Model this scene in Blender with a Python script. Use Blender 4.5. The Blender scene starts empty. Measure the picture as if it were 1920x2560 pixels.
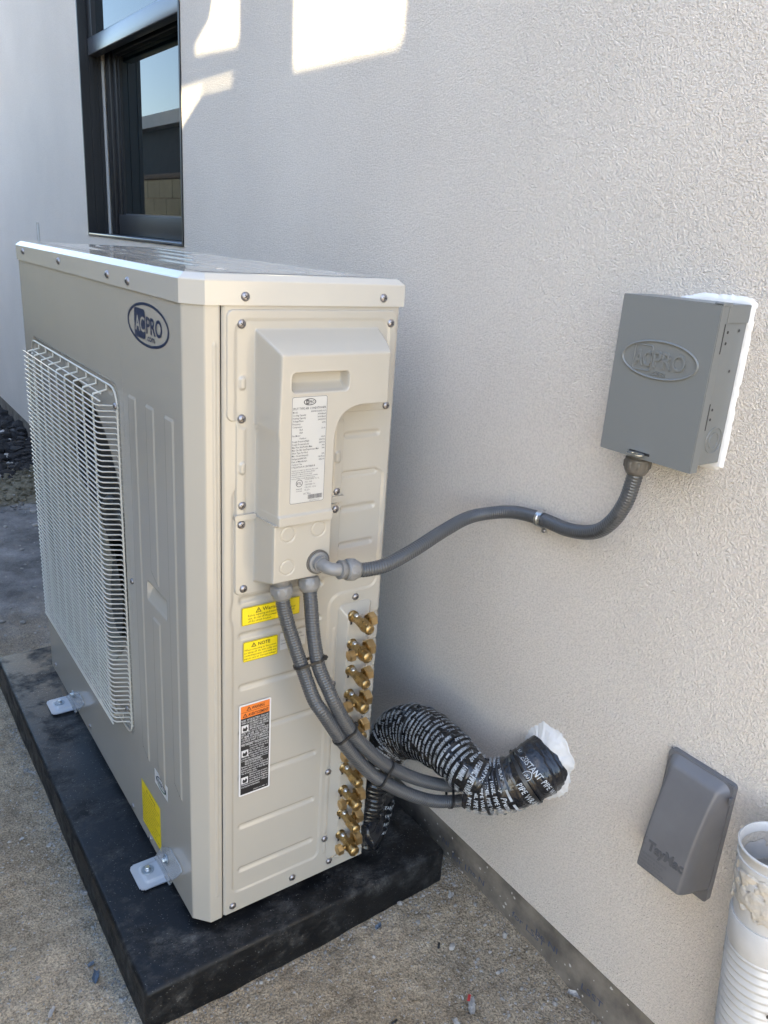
import bpy, math, random
import numpy as np
from mathutils import Vector, Matrix
random.seed(7); rng = np.random.default_rng(7)
scene = bpy.context.scene
C = scene.collection
R = math.radians
W = 0.5714            # wall plane x ; the unit's side face is y=0, its front face x=0, its underside z=0
ZG = -0.116           # ground
# ---------------------------------------------------------------- camera, sky, sun, exposure
cam_d = bpy.data.cameras.new('camera'); cam = bpy.data.objects.new('camera', cam_d); C.objects.link(cam)
cam.location = (-0.41754, -1.05367, 1.20130); cam.rotation_euler = (1.236746, -0.064078, -0.609504)
cam_d.sensor_fit = 'HORIZONTAL'; cam_d.sensor_width = 36.0; cam_d.lens = 36.9; cam_d.clip_start = .02; cam_d.clip_end = 400
scene.camera = cam
SUN = Vector((1.0, 0.30, -0.58)).normalized()        # direction the sunlight travels
world = bpy.data.worlds.new("World"); scene.world = world; world.use_nodes = True
wn = world.node_tree.nodes; bg = wn['Background']
sky = wn.new('ShaderNodeTexSky'); sky.sky_type = 'NISHITA'; sky.sun_disc = False
sky.sun_elevation = math.asin(-SUN.z); sky.sun_rotation = math.atan2(-SUN.x, -SUN.y)
sky.air_density = 1.0; sky.dust_density = 1.0; sky.ozone_density = 1.6
world.node_tree.links.new(sky.outputs[0], bg.inputs[0]); bg.inputs[1].default_value = 0.15
sl = bpy.data.lights.new('sun', 'SUN'); sl.energy = 5.0; sl.angle = R(0.5); sl.color = (1.0, 0.87, 0.60)
so = bpy.data.objects.new('sun', sl); C.objects.link(so); so.rotation_euler = SUN.to_track_quat('-Z', 'Y').to_euler()
so.location = (-6, -2, 6)
scene.view_settings.view_transform = 'Standard'; scene.view_settings.look = 'None'
scene.view_settings.exposure = 2.32; scene.view_settings.gamma = 1.0; scene.view_settings.use_curve_mapping = False

# ---------------------------------------------------------------- helpers: objects
def tag(o, label=None, cat=None, group=None, kind=None):
    if label: o['label'] = label
    if cat: o['category'] = cat
    if group: o['group'] = group
    if kind: o['kind'] = kind
    return o
def root(name, loc, label, cat, group=None):
    o = bpy.data.objects.new(name, None); C.objects.link(o); o.location = loc; o.empty_display_size = .05
    return tag(o, label, cat, group)
class MB:
    """collects geometry (world coordinates) with material slots"""
    def __init__(s): s.v = []; s.f = []; s.m = []; s.sm = []; s.n = 0
    def add(s, v, f, m=0, smooth=False):
        v = np.asarray(v, float).reshape(-1, 3); s.v.append(v)
        for a in f: s.f.append(tuple(int(i) + s.n for i in a))
        s.m += [m] * len(f); s.sm += [smooth] * len(f); s.n += len(v); return s
    def box(s, a, b, m=0, bev=0):
        a = np.array(a, float); b = np.array(b, float)
        lo = np.minimum(a, b); hi = np.maximum(a, b)
        if bev <= 0:
            v = [(x, y, z) for x in (lo[0], hi[0]) for y in (lo[1], hi[1]) for z in (lo[2], hi[2])]
            return s.add(v, [(0,1,3,2),(4,6,7,5),(0,4,5,1),(2,3,7,6),(0,2,6,4),(1,5,7,3)], m)
        import bmesh
        bm = bmesh.new(); bmesh.ops.create_cube(bm, size=1)
        for q in bm.verts: q.co = Vector([lo[i] + (q.co[i] + .5) * (hi[i] - lo[i]) for i in range(3)])
        bmesh.ops.bevel(bm, geom=list(bm.edges), offset=bev, segments=3, affect='EDGES', profile=.5)
        bm.verts.index_update()
        s.add([tuple(q.co) for q in bm.verts], [[q.index for q in f.verts] for f in bm.faces], m, True); bm.free(); return s
    def prism(s, poly, fr, h0, h1, m=0):
        """poly 2-D (u,v); fr(u,v,h)->xyz"""
        n = len(poly); v = [fr(u, w, h0) for u, w in poly] + [fr(u, w, h1) for u, w in poly]
        f = [tuple(range(n))[::-1], tuple(range(n, 2*n))] + [(i, (i+1) % n, n + (i+1) % n, n + i) for i in range(n)]
        return s.add(v, f, m)
    def lathe(s, prof, o, d, m=0, seg=24, smooth=True, hexag=False, up=None):
        """prof list of (radius, distance along d)"""
        o = Vector(o); d = Vector(d).normalized()
        a = Vector(up) if up else (Vector((0,0,1)) if abs(d.z) < .9 else Vector((1,0,0)))
        e1 = (a - d * a.dot(d)).normalized(); e2 = d.cross(e1)
        if hexag: seg = 6; smooth = False
        v = []
        for r, t in prof:
            for k in range(seg):
                an = 2*math.pi*(k+.5)/seg; v.append(o + d*t + (e1*math.cos(an) + e2*math.sin(an))*r)
        f = [(i*seg+k, i*seg+(k+1) % seg, (i+1)*seg+(k+1) % seg, (i+1)*seg+k) for i in range(len(prof)-1) for k in range(seg)]
        s.add(v, f, m, smooth)
        v2 = v[-seg:]
        if prof[-1][0] > 1e-5: s.add(v2, [tuple(range(seg))], m)
        if prof[0][0] > 1e-5: s.add(v[:seg], [tuple(range(seg))[::-1]], m)
        return s
    def build(s, name, mats, parent=None, autosm=None):
        me = bpy.data.meshes.new(name)
        v = np.concatenate(s.v) if s.v else np.zeros((0, 3))
        me.from_pydata(v.tolist(), [], s.f)
        if not isinstance(mats, (list, tuple)): mats = [mats]
        for q in mats: me.materials.append(q)
        me.polygons.foreach_set('material_index', s.m); me.polygons.foreach_set('use_smooth', s.sm)
        me.update(); return link(name, me, parent, autosm)
def link(name, me, parent=None, autosm=None):
    o = bpy.data.objects.new(name, me); C.objects.link(o)
    if autosm: me.set_sharp_from_angle(angle=R(autosm))
    if parent is not None:
        o.parent = parent
        if parent.type == 'EMPTY': o.location = -Vector(parent.location)
    return o
def dup(o, parent, offset):
    c = o.copy(); C.objects.link(c); c.parent = parent; c.location = o.location + Vector(offset); return c
FS = lambda u, v, h: (u, -h, v)            # side face of the unit, u = x
FF = lambda u, v, h: (-h, u, v)            # front face, u = y
FW = lambda u, v, h: (W - h, u, v)         # wall, u = y
# numpy smooth helpers
def sst(x, a=0., b=1.):
    t = np.clip((x - a) / (b - a), 0, 1); return t*t*(3-2*t)
def rr(u, v, cu, cv, hu, hv, r):            # signed distance of rounded rectangle
    qx = np.abs(u-cu)-hu+r; qy = np.abs(v-cv)-hv+r
    return np.minimum(np.maximum(qx, qy), 0) + np.hypot(np.maximum(qx, 0), np.maximum(qy, 0)) - r
def smin(a, b, k):
    h = np.clip(.5 + .5*(b-a)/k, 0, 1); return b*(1-h) + a*h - k*h*(1-h)
def heightfield(mb, u0, u1, v0, v1, d, fn, fr, m=0, skirt=None, keep=None):
    nu = max(2, int(round((u1-u0)/d))+1); nv = max(2, int(round((v1-v0)/d))+1)
    U, V = np.meshgrid(np.linspace(u0, u1, nu), np.linspace(v0, v1, nv), indexing='ij')
    H = fn(U, V)
    X = np.stack([np.asarray(q, float)*np.ones_like(U) for q in fr(U, V, H)], -1).reshape(-1, 3)
    I = np.arange(nu*nv).reshape(nu, nv)
    F = np.stack([I[:-1, :-1], I[1:, :-1], I[1:, 1:], I[:-1, 1:]], -1).reshape(-1, 4)
    if keep is not None:
        K = keep(U, V); kk = (K[:-1, :-1] & K[1:, :-1] & K[1:, 1:] & K[:-1, 1:]).reshape(-1); F = F[kk]
    mb.add(X, F.tolist(), m, True)
    if skirt is not None:
        ring = list(I[:, 0]) + list(I[-1, 1:]) + list(I[-2::-1, -1]) + list(I[0, -2:0:-1])
        Uf = U.reshape(-1)[ring]; Vf = V.reshape(-1)[ring]
        B = np.stack([np.asarray(q, float)*np.ones(len(ring)) for q in fr(Uf, Vf, np.full(len(ring), skirt))], -1)
        n = len(ring); mb.add(np.concatenate([X[ring], B]), [(k, (k+1) % n, n+(k+1) % n, n+k) for k in range(n)], m, False)
    return mb
# splines and tubes
def catmull(P, n=12):
    P = [np.array(p, float) for p in P]; P = [2*P[0]-P[1]] + P + [2*P[-1]-P[-2]]; out = []
    for i in range(1, len(P)-2):
        a, b, c, d = P[i-1:i+3]
        for t in np.linspace(0, 1, n, endpoint=False):
            out.append(.5*((2*b) + (c-a)*t + (2*a-5*b+4*c-d)*t*t + (-a+3*b-3*c+d)*t**3))
    out.append(P[-2]); return np.array(out)
def resample(P, step):
    L = np.concatenate([[0], np.cumsum(np.linalg.norm(np.diff(P, axis=0), axis=1))]); n = max(2, int(L[-1]/step))
    s = np.linspace(0, L[-1], n+1); return np.stack([np.interp(s, L, P[:, k]) for k in range(3)], 1), s
class Path:
    def __init__(s, P, step=.001, n=24):
        s.P, s.s = resample(catmull(P, n) if n else np.array(P, float), step)
        T = np.gradient(s.P, axis=0); T /= np.linalg.norm(T, axis=1)[:, None]; s.T = T; N = []
        a = np.array([0, 0, 1.]) if abs(T[0][2]) < .9 else np.array([1., 0, 0]); n0 = a - T[0]*a.dot(T[0]); n0 /= np.linalg.norm(n0)
        for t in T:
            n0 = n0 - t*n0.dot(t); n0 = n0/np.linalg.norm(n0); N.append(n0)
        s.N = np.array(N); s.B = np.cross(T, s.N); s.L = s.s[-1]
    def at(s, q, arr=None):
        arr = s.P if arr is None else arr; return np.stack([np.interp(q, s.s, arr[:, k]) for k in range(3)], -1)
    def map(s, q, th, r):
        q = np.asarray(q, float); return s.at(q) + (s.at(q, s.N)*np.cos(th)[..., None] + s.at(q, s.B)*np.sin(th)[..., None])*np.asarray(r)[..., None]
    def tube(s, mb, rad, seg=20, m=0, cap=True):
        th = np.arange(seg)*2*np.pi/seg; S, TH = np.meshgrid(s.s, th, indexing='ij')
        rr_ = rad(S, TH) if callable(rad) else np.full_like(S, rad)
        X = s.P[:, None, :] + (s.N[:, None, :]*np.cos(TH)[..., None] + s.B[:, None, :]*np.sin(TH)[..., None])*rr_[..., None]
        n = len(s.s); I = np.arange(n*seg).reshape(n, seg); J = np.roll(I, -1, 1)
        F = np.stack([I[:-1], J[:-1], J[1:], I[1:]], -1).reshape(-1, 4).tolist()
        if cap: F += [tuple(I[0])[::-1], tuple(I[-1])]
        mb.add(X.reshape(-1, 3), F, m, True); return mb
def wire(mb, pts, r, seg=6, m=0, n=0, step=None):
    """polyline tube with few rings (mitred)"""
    P = catmull(pts, n) if n else np.array(pts, float)
    T = np.gradient(P, axis=0); T /= np.linalg.norm(T, axis=1)[:, None]
    a = np.array([0, 0, 1.]) if abs(T[0][2]) < .8 else np.array([0, 1., 0]); n0 = a; V = []
    for p, t in zip(P, T):
        n0 = n0 - t*n0.dot(t); n0 = n0/np.linalg.norm(n0); b = np.cross(t, n0)
        for k in range(seg):
            an = 2*math.pi*k/seg; V.append(p + (n0*math.cos(an)+b*math.sin(an))*r)
    f = [(i*seg+k, i*seg+(k+1) % seg, (i+1)*seg+(k+1) % seg, (i+1)*seg+k) for i in range(len(P)-1) for k in range(seg)]
    f += [tuple(range(seg))[::-1], tuple(range((len(P)-1)*seg, len(P)*seg))]
    return mb.add(V, f, m, True)
# lettering
_tc = {}
def glyphs(text, bold=0.0, res=2, shear=0.):
    key = (text, bold, res, shear)
    if key in _tc: return _tc[key]
    cu = bpy.data.curves.new('t', 'FONT'); cu.body = text; cu.size = 1; cu.resolution_u = res; cu.offset = bold; cu.shear = shear; cu.fill_mode = 'FRONT'
    ob = bpy.data.objects.new('t', cu); me = bpy.data.meshes.new_from_object(ob)
    v = np.array([tuple(q.co)[:2] for q in me.vertices]).reshape(-1, 2); f = [tuple(p.vertices) for p in me.polygons]
    bpy.data.objects.remove(ob); bpy.data.curves.remove(cu); bpy.data.meshes.remove(me)
    if len(v): v[:, 0] -= v[:, 0].min()
    _tc[key] = (v, f); return _tc[key]
def put_text(mb, fr, text, u, v, size, h, m, width=None, align='L', bold=0.0, sx=1., rot=0, res=2, shear=0.):
    """baseline start at (u,v) in the print's own right/up coordinates; fr maps (right,up,h) to xyz"""
    g, f = glyphs(text, bold, res, shear)
    if not len(g): return
    g = g.copy()*size; g[:, 0] *= sx
    if width: g[:, 0] *= width/max(1e-6, g[:, 0].max())
    if align == 'C': g[:, 0] -= g[:, 0].max()/2
    if align == 'R': g[:, 0] -= g[:, 0].max()
    if rot: c, s_ = math.cos(rot), math.sin(rot); g = g @ np.array([[c, s_], [-s_, c]])
    mb.add([fr(a+u, b+v, h) for a, b in g], f, m)
def rrpoly(u0, u1, v0, v1, r, n=5):
    out = []
    for cu, cv, a0 in ((u1-r, v1-r, 0), (u0+r, v1-r, 90), (u0+r, v0+r, 180), (u1-r, v0+r, 270)):
        for k in range(n+1): a = R(a0+90*k/n); out.append((cu+r*math.cos(a), cv+r*math.sin(a)))
    return out
def put_poly(mb, fr, poly, h, m): mb.add([fr(a, b, h) for a, b in poly], [tuple(range(len(poly)))], m)
def put_ring(mb, fr, outer, inner, h, m):
    n = len(outer); mb.add([fr(a, b, h) for a, b in list(outer)+list(inner)], [(i, (i+1) % n, n+(i+1) % n, n+i) for i in range(n)], m)
def ell(cu, cv, a, b, n=48): return [(cu+a*math.cos(2*math.pi*k/n), cv+b*math.sin(2*math.pi*k/n)) for k in range(n)]
def triangle_sign(mb, fr, u, v, s, h, m):
    o = [(u-s*.58, v), (u+s*.58, v), (u, v+s)]; i = [(u-s*.36, v+s*.12), (u+s*.36, v+s*.12), (u, v+s*.74)]
    put_ring(mb, fr, o, i, h, m); put_poly(mb, fr, [(u-s*.05, v+s*.25), (u+s*.05, v+s*.25), (u+s*.06, v+s*.6), (u-s*.06, v+s*.6)], h, m)

# ---------------------------------------------------------------- materials
def material(name, base, rough=.5, metal=0., ior=1.5, var=0., vscale=6., bump=0., bscale=200., bdist=.001, bump2=0., b2scale=30., coat=0., coat_r=.1, trans=0., alpha=1., rvar=0., dark=None, detail=6):
    m = bpy.data.materials.new(name); m.use_nodes = True; nt = m.node_tree; N = nt.nodes; L = nt.links
    b = N['Principled BSDF']; b.inputs['Base Color'].default_value = (*base, 1); b.inputs['Roughness'].default_value = rough
    b.inputs['Metallic'].default_value = metal; b.inputs['IOR'].default_value = ior
    b.inputs['Coat Weight'].default_value = coat; b.inputs['Coat Roughness'].default_value = coat_r
    b.inputs['Transmission Weight'].default_value = trans; b.inputs['Alpha'].default_value = alpha
    tc = N.new('ShaderNodeTexCoord')
    def noise(sc, det=detail, ro=.6):
        n = N.new('ShaderNodeTexNoise'); n.inputs['Scale'].default_value = sc; n.inputs['Detail'].default_value = det
        n.inputs['Roughness'].default_value = ro; L.new(tc.outputs['Object'], n.inputs['Vector']); return n
    if var > 0 or dark:
        n = noise(vscale); r = N.new('ShaderNodeValToRGB'); L.new(n.outputs['Fac'], r.inputs[0])
        d = dark or tuple(c*(1-var) for c in base)
        r.color_ramp.elements[0].position = .32; r.color_ramp.elements[1].position = .68
        r.color_ramp.elements[0].color = (*d, 1); r.color_ramp.elements[1].color = (*[min(1, c*(1+var*.4)) for c in base], 1)
        L.new(r.outputs[0], b.inputs['Base Color'])
    if rvar > 0:
        n = noise(vscale*2.3); mr = N.new('ShaderNodeMapRange'); L.new(n.outputs['Fac'], mr.inputs[0])
        mr.inputs[1].default_value = .3; mr.inputs[2].default_value = .7; mr.inputs[3].default_value = max(.02, rough-rvar); mr.inputs[4].default_value = rough+rvar
        L.new(mr.outputs[0], b.inputs['Roughness'])
    last = None
    if bump2 > 0:
        n = noise(b2scale, 3); bp = N.new('ShaderNodeBump'); bp.inputs['Strength'].default_value = bump2; bp.inputs['Distance'].default_value = bdist*4
        L.new(n.outputs['Fac'], bp.inputs['Height']); last = bp
    if bump > 0:
        n = noise(bscale, 4); bp = N.new('ShaderNodeBump'); bp.inputs['Strength'].default_value = bump; bp.inputs['Distance'].default_value = bdist
        L.new(n.outputs['Fac'], bp.inputs['Height'])
        if last: L.new(last.outputs[0], bp.inputs['Normal'])
        last = bp
    if last: L.new(last.outputs[0], b.inputs['Normal'])
    return m
M = {}
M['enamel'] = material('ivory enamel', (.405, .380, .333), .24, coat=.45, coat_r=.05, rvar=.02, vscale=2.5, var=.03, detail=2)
M['enamel_lit'] = material('ivory enamel lid', (.47, .45, .41), .16, coat=.5, coat_r=.04, rvar=.04, vscale=9, detail=3)  # same paint, base lightened so the lid looks better lit
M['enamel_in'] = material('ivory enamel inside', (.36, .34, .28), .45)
M['shade_in'] = material('interior shade black', (.012, .013, .012), .7)  # near black, stands in for shade in gaps, cabinet and room
M['fin'] = material('coil fins', (.16, .16, .09), .4, metal=.5)
M['fan'] = material('dark fan plastic', (.03, .032, .034), .35)
M['wire'] = material('cream wire coating', (.56, .53, .46), .3, coat=.3)
M['screw'] = material('zinc screw', (.36, .35, .37), .42, metal=1., var=.3, vscale=500)
M['black'] = material('black', (.012, .012, .014), .5)
M['navy'] = material('navy print', (.010, .022, .065), .4)
M['white'] = material('white print', (.62, .62, .63), .45)
M['sticker'] = material('white sticker', (.6, .6, .6), .35)
M['silver'] = material('silver label', (.46, .46, .45), .3)
M['yellow'] = material('yellow sticker', (.80, .62, .01), .4)
M['orange'] = material('orange sticker', (.72, .19, .03), .4)
M['ink'] = material('label ink', (.05, .05, .06), .5)
M['green'] = material('green print', (.03, .12, .05), .5)
M['brass'] = material('brass', (.42, .30, .14), .33, metal=1., var=.3, vscale=70, rvar=.1)
M['brass_nut'] = material('bright brass', (.60, .43, .22), .30, metal=1., var=.12, vscale=50)
M['conduit'] = material('grey conduit', (.062, .066, .072), .28, var=.12, vscale=25, coat=.15, coat_r=.2)
M['fitting'] = material('grey PVC fitting', (.20, .20, .20), .3, var=.06, vscale=30)
M['fitting_d'] = material('darker grey PVC fitting', (.115, .108, .10), .38, var=.08, vscale=30)
M['steel'] = material('galvanised steel', (.6, .62, .63), .3, metal=1., var=.2, vscale=150)
M['washer'] = material('grey washer', (.28, .32, .36), .45, metal=.6)
M['tie'] = material('black nylon', (.012, .013, .015), .35)
M['wrap'] = material('black tape wrap', (.010, .011, .013), .2, var=.3, vscale=60, rvar=.1, bump=.25, bscale=120, bdist=.002)
M['foil'] = material('crumpled tape', (.012, .013, .016), .13, bump=.6, bscale=60, bdist=.004)
M['print'] = material('grey print on tape', (.42, .45, .48), .4, var=.5, vscale=45)
M['box'] = material('grey box enamel', (.148, .156, .155), .36, bump=.03, bscale=700, bdist=.0002, rvar=.04, vscale=12)
M['vent'] = material('grey plastic hood', (.122, .123, .130), .38, var=.12, vscale=18, rvar=.06)
M['slate'] = material('dark slot', (.015, .017, .02), .6)
M['caulk'] = material('white sealant', (.66, .66, .655), .55, bump=.3, bscale=90, bdist=.0015, var=.06, vscale=30)
M['plate'] = material('translucent white plastic', (.55, .57, .59), .25, alpha=.42, coat=.4)
M['plate_s'] = material('white plastic', (.45, .47, .50), .28, alpha=.88, coat=.4)
M['frame'] = material('black window frame', (.005, .006, .009), .45, var=.2, vscale=20)
M['rail'] = material('blue-grey window rail', (.05, .058, .075), .28, metal=.0, coat=.4, coat_r=.2)  # dark metal; sky reflection put into its blue-grey base
M['track'] = material('pale track strip', (.4, .41, .42), .4)
M['glass'] = material('window glass', (.004, .009, .012), .012, ior=1.62)
M['pvc'] = material('white corrugated plastic', (.43, .43, .425), .35, var=.1, vscale=25, rvar=.08)
M['stucco_mud'] = material('dried stucco', (.44, .41, .36), .85, bump=.8, bscale=90, bdist=.004, var=.25, vscale=30)
M['block'] = material('concrete block', (.15, .165, .14), .9, var=.2, vscale=4, bump=.4, bscale=60, bdist=.004)
M['wood'] = material('dark timber', (.05, .042, .036), .8, var=.3, vscale=7)
M['roof'] = material('pale render', (.52, .50, .47), .8, var=.1, vscale=2)
# --- stucco with a sand-float relief
def stucco(name, col, fine=1.):
    m = bpy.data.materials.new(name); m.use_nodes = True; nt = m.node_tree; N = nt.nodes; L = nt.links; b = N['Principled BSDF']
    b.inputs['Roughness'].default_value = .92; b.inputs['Specular IOR Level'].default_value = .25
    tc = N.new('ShaderNodeTexCoord')
    n1 = N.new('ShaderNodeTexNoise'); n1.inputs['Scale'].default_value = 400*fine; n1.inputs['Detail'].default_value = 3.5; n1.inputs['Roughness'].default_value = .55
    n2 = N.new('ShaderNodeTexVoronoi'); n2.inputs['Scale'].default_value = 430*fine; n2.feature = 'SMOOTH_F1'; n2.inputs['Smoothness'].default_value = .6
    n3 = N.new('ShaderNodeTexNoise'); n3.inputs['Scale'].default_value = 3.2; n3.inputs['Detail'].default_value = 4
    n4 = N.new('ShaderNodeTexNoise'); n4.inputs['Scale'].default_value = 250*fine; n4.inputs['Detail'].default_value = 2
    for n in (n1, n2, n3, n4): L.new(tc.outputs['Object'], n.inputs['Vector'])
    th = N.new('ShaderNodeMapRange'); th.inputs[1].default_value = .34; th.inputs[2].default_value = .68; L.new(n1.outputs['Fac'], th.inputs[0])
    n5 = N.new('ShaderNodeTexNoise'); n5.inputs['Scale'].default_value = 150; n5.inputs['Detail'].default_value = 2; L.new(tc.outputs['Object'], n5.inputs['Vector'])
    b5 = N.new('ShaderNodeBump'); b5.inputs['Strength'].default_value = .55; b5.inputs['Distance'].default_value = .004; L.new(n5.outputs['Fac'], b5.inputs['Height'])
    ad = N.new('ShaderNodeMath'); ad.operation = 'MULTIPLY_ADD'; L.new(n2.outputs['Distance'], ad.inputs[0]); ad.inputs[1].default_value = -.5; L.new(th.outputs[0], ad.inputs[2])
    bp = N.new('ShaderNodeBump'); bp.inputs['Strength'].default_value = 1.; bp.inputs['Distance'].default_value = .0025; L.new(ad.outputs[0], bp.inputs['Height'])
    b2 = N.new('ShaderNodeBump'); b2.inputs['Strength'].default_value = .25; b2.inputs['Distance'].default_value = .02; L.new(n3.outputs['Fac'], b2.inputs['Height']); L.new(b2.outputs[0], b5.inputs['Normal']); L.new(b5.outputs[0], bp.inputs['Normal'])
    L.new(bp.outputs[0], b.inputs['Normal'])
    r = N.new('ShaderNodeValToRGB'); L.new(n3.outputs['Fac'], r.inputs[0]); r.color_ramp.elements[0].position = .3; r.color_ramp.elements[1].position = .7
    r.color_ramp.elements[0].color = (*[c*.93 for c in col], 1); r.color_ramp.elements[1].color = (*col, 1)
    mx = N.new('ShaderNodeMix'); mx.data_type = 'RGBA'; mx.blend_type = 'MULTIPLY'; mx.inputs[0].default_value = .38  # colour speckle stands in for raking light on the grain
    r2 = N.new('ShaderNodeMapRange'); r2.inputs[1].default_value = .3; r2.inputs[2].default_value = .6; r2.inputs[3].default_value = .6; L.new(n4.outputs['Fac'], r2.inputs[0])
    L.new(r.outputs[0], mx.inputs[6]); L.new(r2.outputs[0], mx.inputs[7]); L.new(mx.outputs[2], b.inputs['Base Color']); return m
M['stucco'] = stucco('warm white stucco', (.80, .74, .665))
# --- ground
def groundmat(name):
    m = bpy.data.materials.new(name); m.use_nodes = True; nt = m.node_tree; N = nt.nodes; L = nt.links; b = N['Principled BSDF']
    b.inputs['Roughness'].default_value = .95; b.inputs['Specular IOR Level'].default_value = .2
    tc = N.new('ShaderNodeTexCoord')
    def noise(sc, det=5, ro=.6):
        n = N.new('ShaderNodeTexNoise'); n.inputs['Scale'].default_value = sc; n.inputs['Detail'].default_value = det; n.inputs['Roughness'].default_value = ro
        L.new(tc.outputs['Object'], n.inputs['Vector']); return n
    def ramp(src, stops):
        r = N.new('ShaderNodeValToRGB'); L.new(src, r.inputs[0]); e = r.color_ramp.elements
        e[0].position = stops[0][0]; e[0].color = (*stops[0][1], 1); e[1].position = stops[-1][0]; e[1].color = (*stops[-1][1], 1)
        for p_, c_ in stops[1:-1]: q = e.new(p_); q.color = (*c_, 1)
        return r
    def mix(f, a, c, mode='MIX'):
        x = N.new('ShaderNodeMix'); x.data_type = 'RGBA'; x.blend_type = mode
        if isinstance(f, float): x.inputs[0].default_value = f
        else: L.new(f, x.inputs[0])
        for s_, i in ((a, 6), (c, 7)):
            if isinstance(s_, tuple): x.inputs[i].default_value = (*s_, 1)
            else: L.new(s_, x.inputs[i])
        return x.outputs[2]
    big = noise(3.4, 7, .7); fine = noise(260, 3, .7); mid = noise(34, 5, .65); spk = noise(150, 2, .5)
    base = ramp(big.outputs['Fac'], [(.3, (.25, .20, .14)), (.5, (.40, .325, .23)), (.7, (.50, .41, .30))])
    c1 = mix(.75, base.outputs[0], ramp(fine.outputs['Fac'], [(.35, (.30, .30, .30)), (.5, (.92, .92, .92)), (.64, (1.5, 1.48, 1.42))]).outputs[0], 'MULTIPLY')
    c2 = mix(.6, c1, ramp(mid.outputs['Fac'], [(.36, (.55, .54, .53)), (.55, (1, 1, 1)), (.7, (1.1, 1.1, 1.1))]).outputs[0], 'MULTIPLY')
    c3 = mix(ramp(spk.outputs['Fac'], [(.66, (0, 0, 0)), (.70, (1, 1, 1))]).outputs[0], c2, (.45, .43, .40))
    # stains: darker grey film toward the far end, black soil by the far footing
    sx = N.new('ShaderNodeSeparateXYZ'); L.new(tc.outputs['Object'], sx.inputs[0])
    wob = noise(3.5, 5, .7); ad = N.new('ShaderNodeMath'); ad.operation = 'MULTIPLY_ADD'; L.new(wob.outputs['Fac'], ad.inputs[0]); ad.inputs[1].default_value = .9; L.new(sx.outputs[1], ad.inputs[2])
    g1 = N.new('ShaderNodeMapRange'); g1.inputs[1].default_value = 1.6; g1.inputs[2].default_value = 2.3; L.new(ad.outputs[0], g1.inputs[0])
    c4 = mix(g1.outputs[0], c3, mix(.8, ramp(noise(6, 8, .7).outputs['Fac'], [(.35, (.12, .115, .11)), (.55, (.24, .23, .22)), (.72, (.38, .37, .35))]).outputs[0], ramp(fine.outputs['Fac'], [(.3, (.7, .7, .7)), (.7, (1.2, 1.2, 1.2))]).outputs[0], 'MULTIPLY'))
    g2 = N.new('ShaderNodeMapRange'); g2.inputs[1].default_value = 3.25; g2.inputs[2].default_value = 3.35; L.new(ad.outputs[0], g2.inputs[0])
    c5 = mix(g2.outputs[0], c4, ramp(noise(40, 4, .7).outputs['Fac'], [(.35, (.10, .09, .06)), (.65, (.24, .21, .15))]).outputs[0])
    g3 = N.new('ShaderNodeMapRange'); g3.inputs[1].default_value = 3.85; g3.inputs[2].default_value = 3.98; L.new(ad.outputs[0], g3.inputs[0])
    c6 = mix(g3.outputs[0], c5, ramp(noise(18, 5, .7).outputs['Fac'], [(.4, (.012, .011, .011)), (.62, (.05, .046, .044)), (.75, (.2, .2, .2))]).outputs[0])
    L.new(c6, b.inputs['Base Color'])
    b1 = N.new('ShaderNodeBump'); b1.inputs['Strength'].default_value = .9; b1.inputs['Distance'].default_value = .004; L.new(fine.outputs['Fac'], b1.inputs['Height'])
    b2 = N.new('ShaderNodeBump'); b2.inputs['Strength'].default_value = .8; b2.inputs['Distance'].default_value = .02; L.new(mid.outputs['Fac'], b2.inputs['Height']); L.new(b2.outputs[0], b1.inputs['Normal'])
    L.new(b1.outputs[0], b.inputs['Normal']); return m
M['ground'] = groundmat('sandy bare ground')
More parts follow.
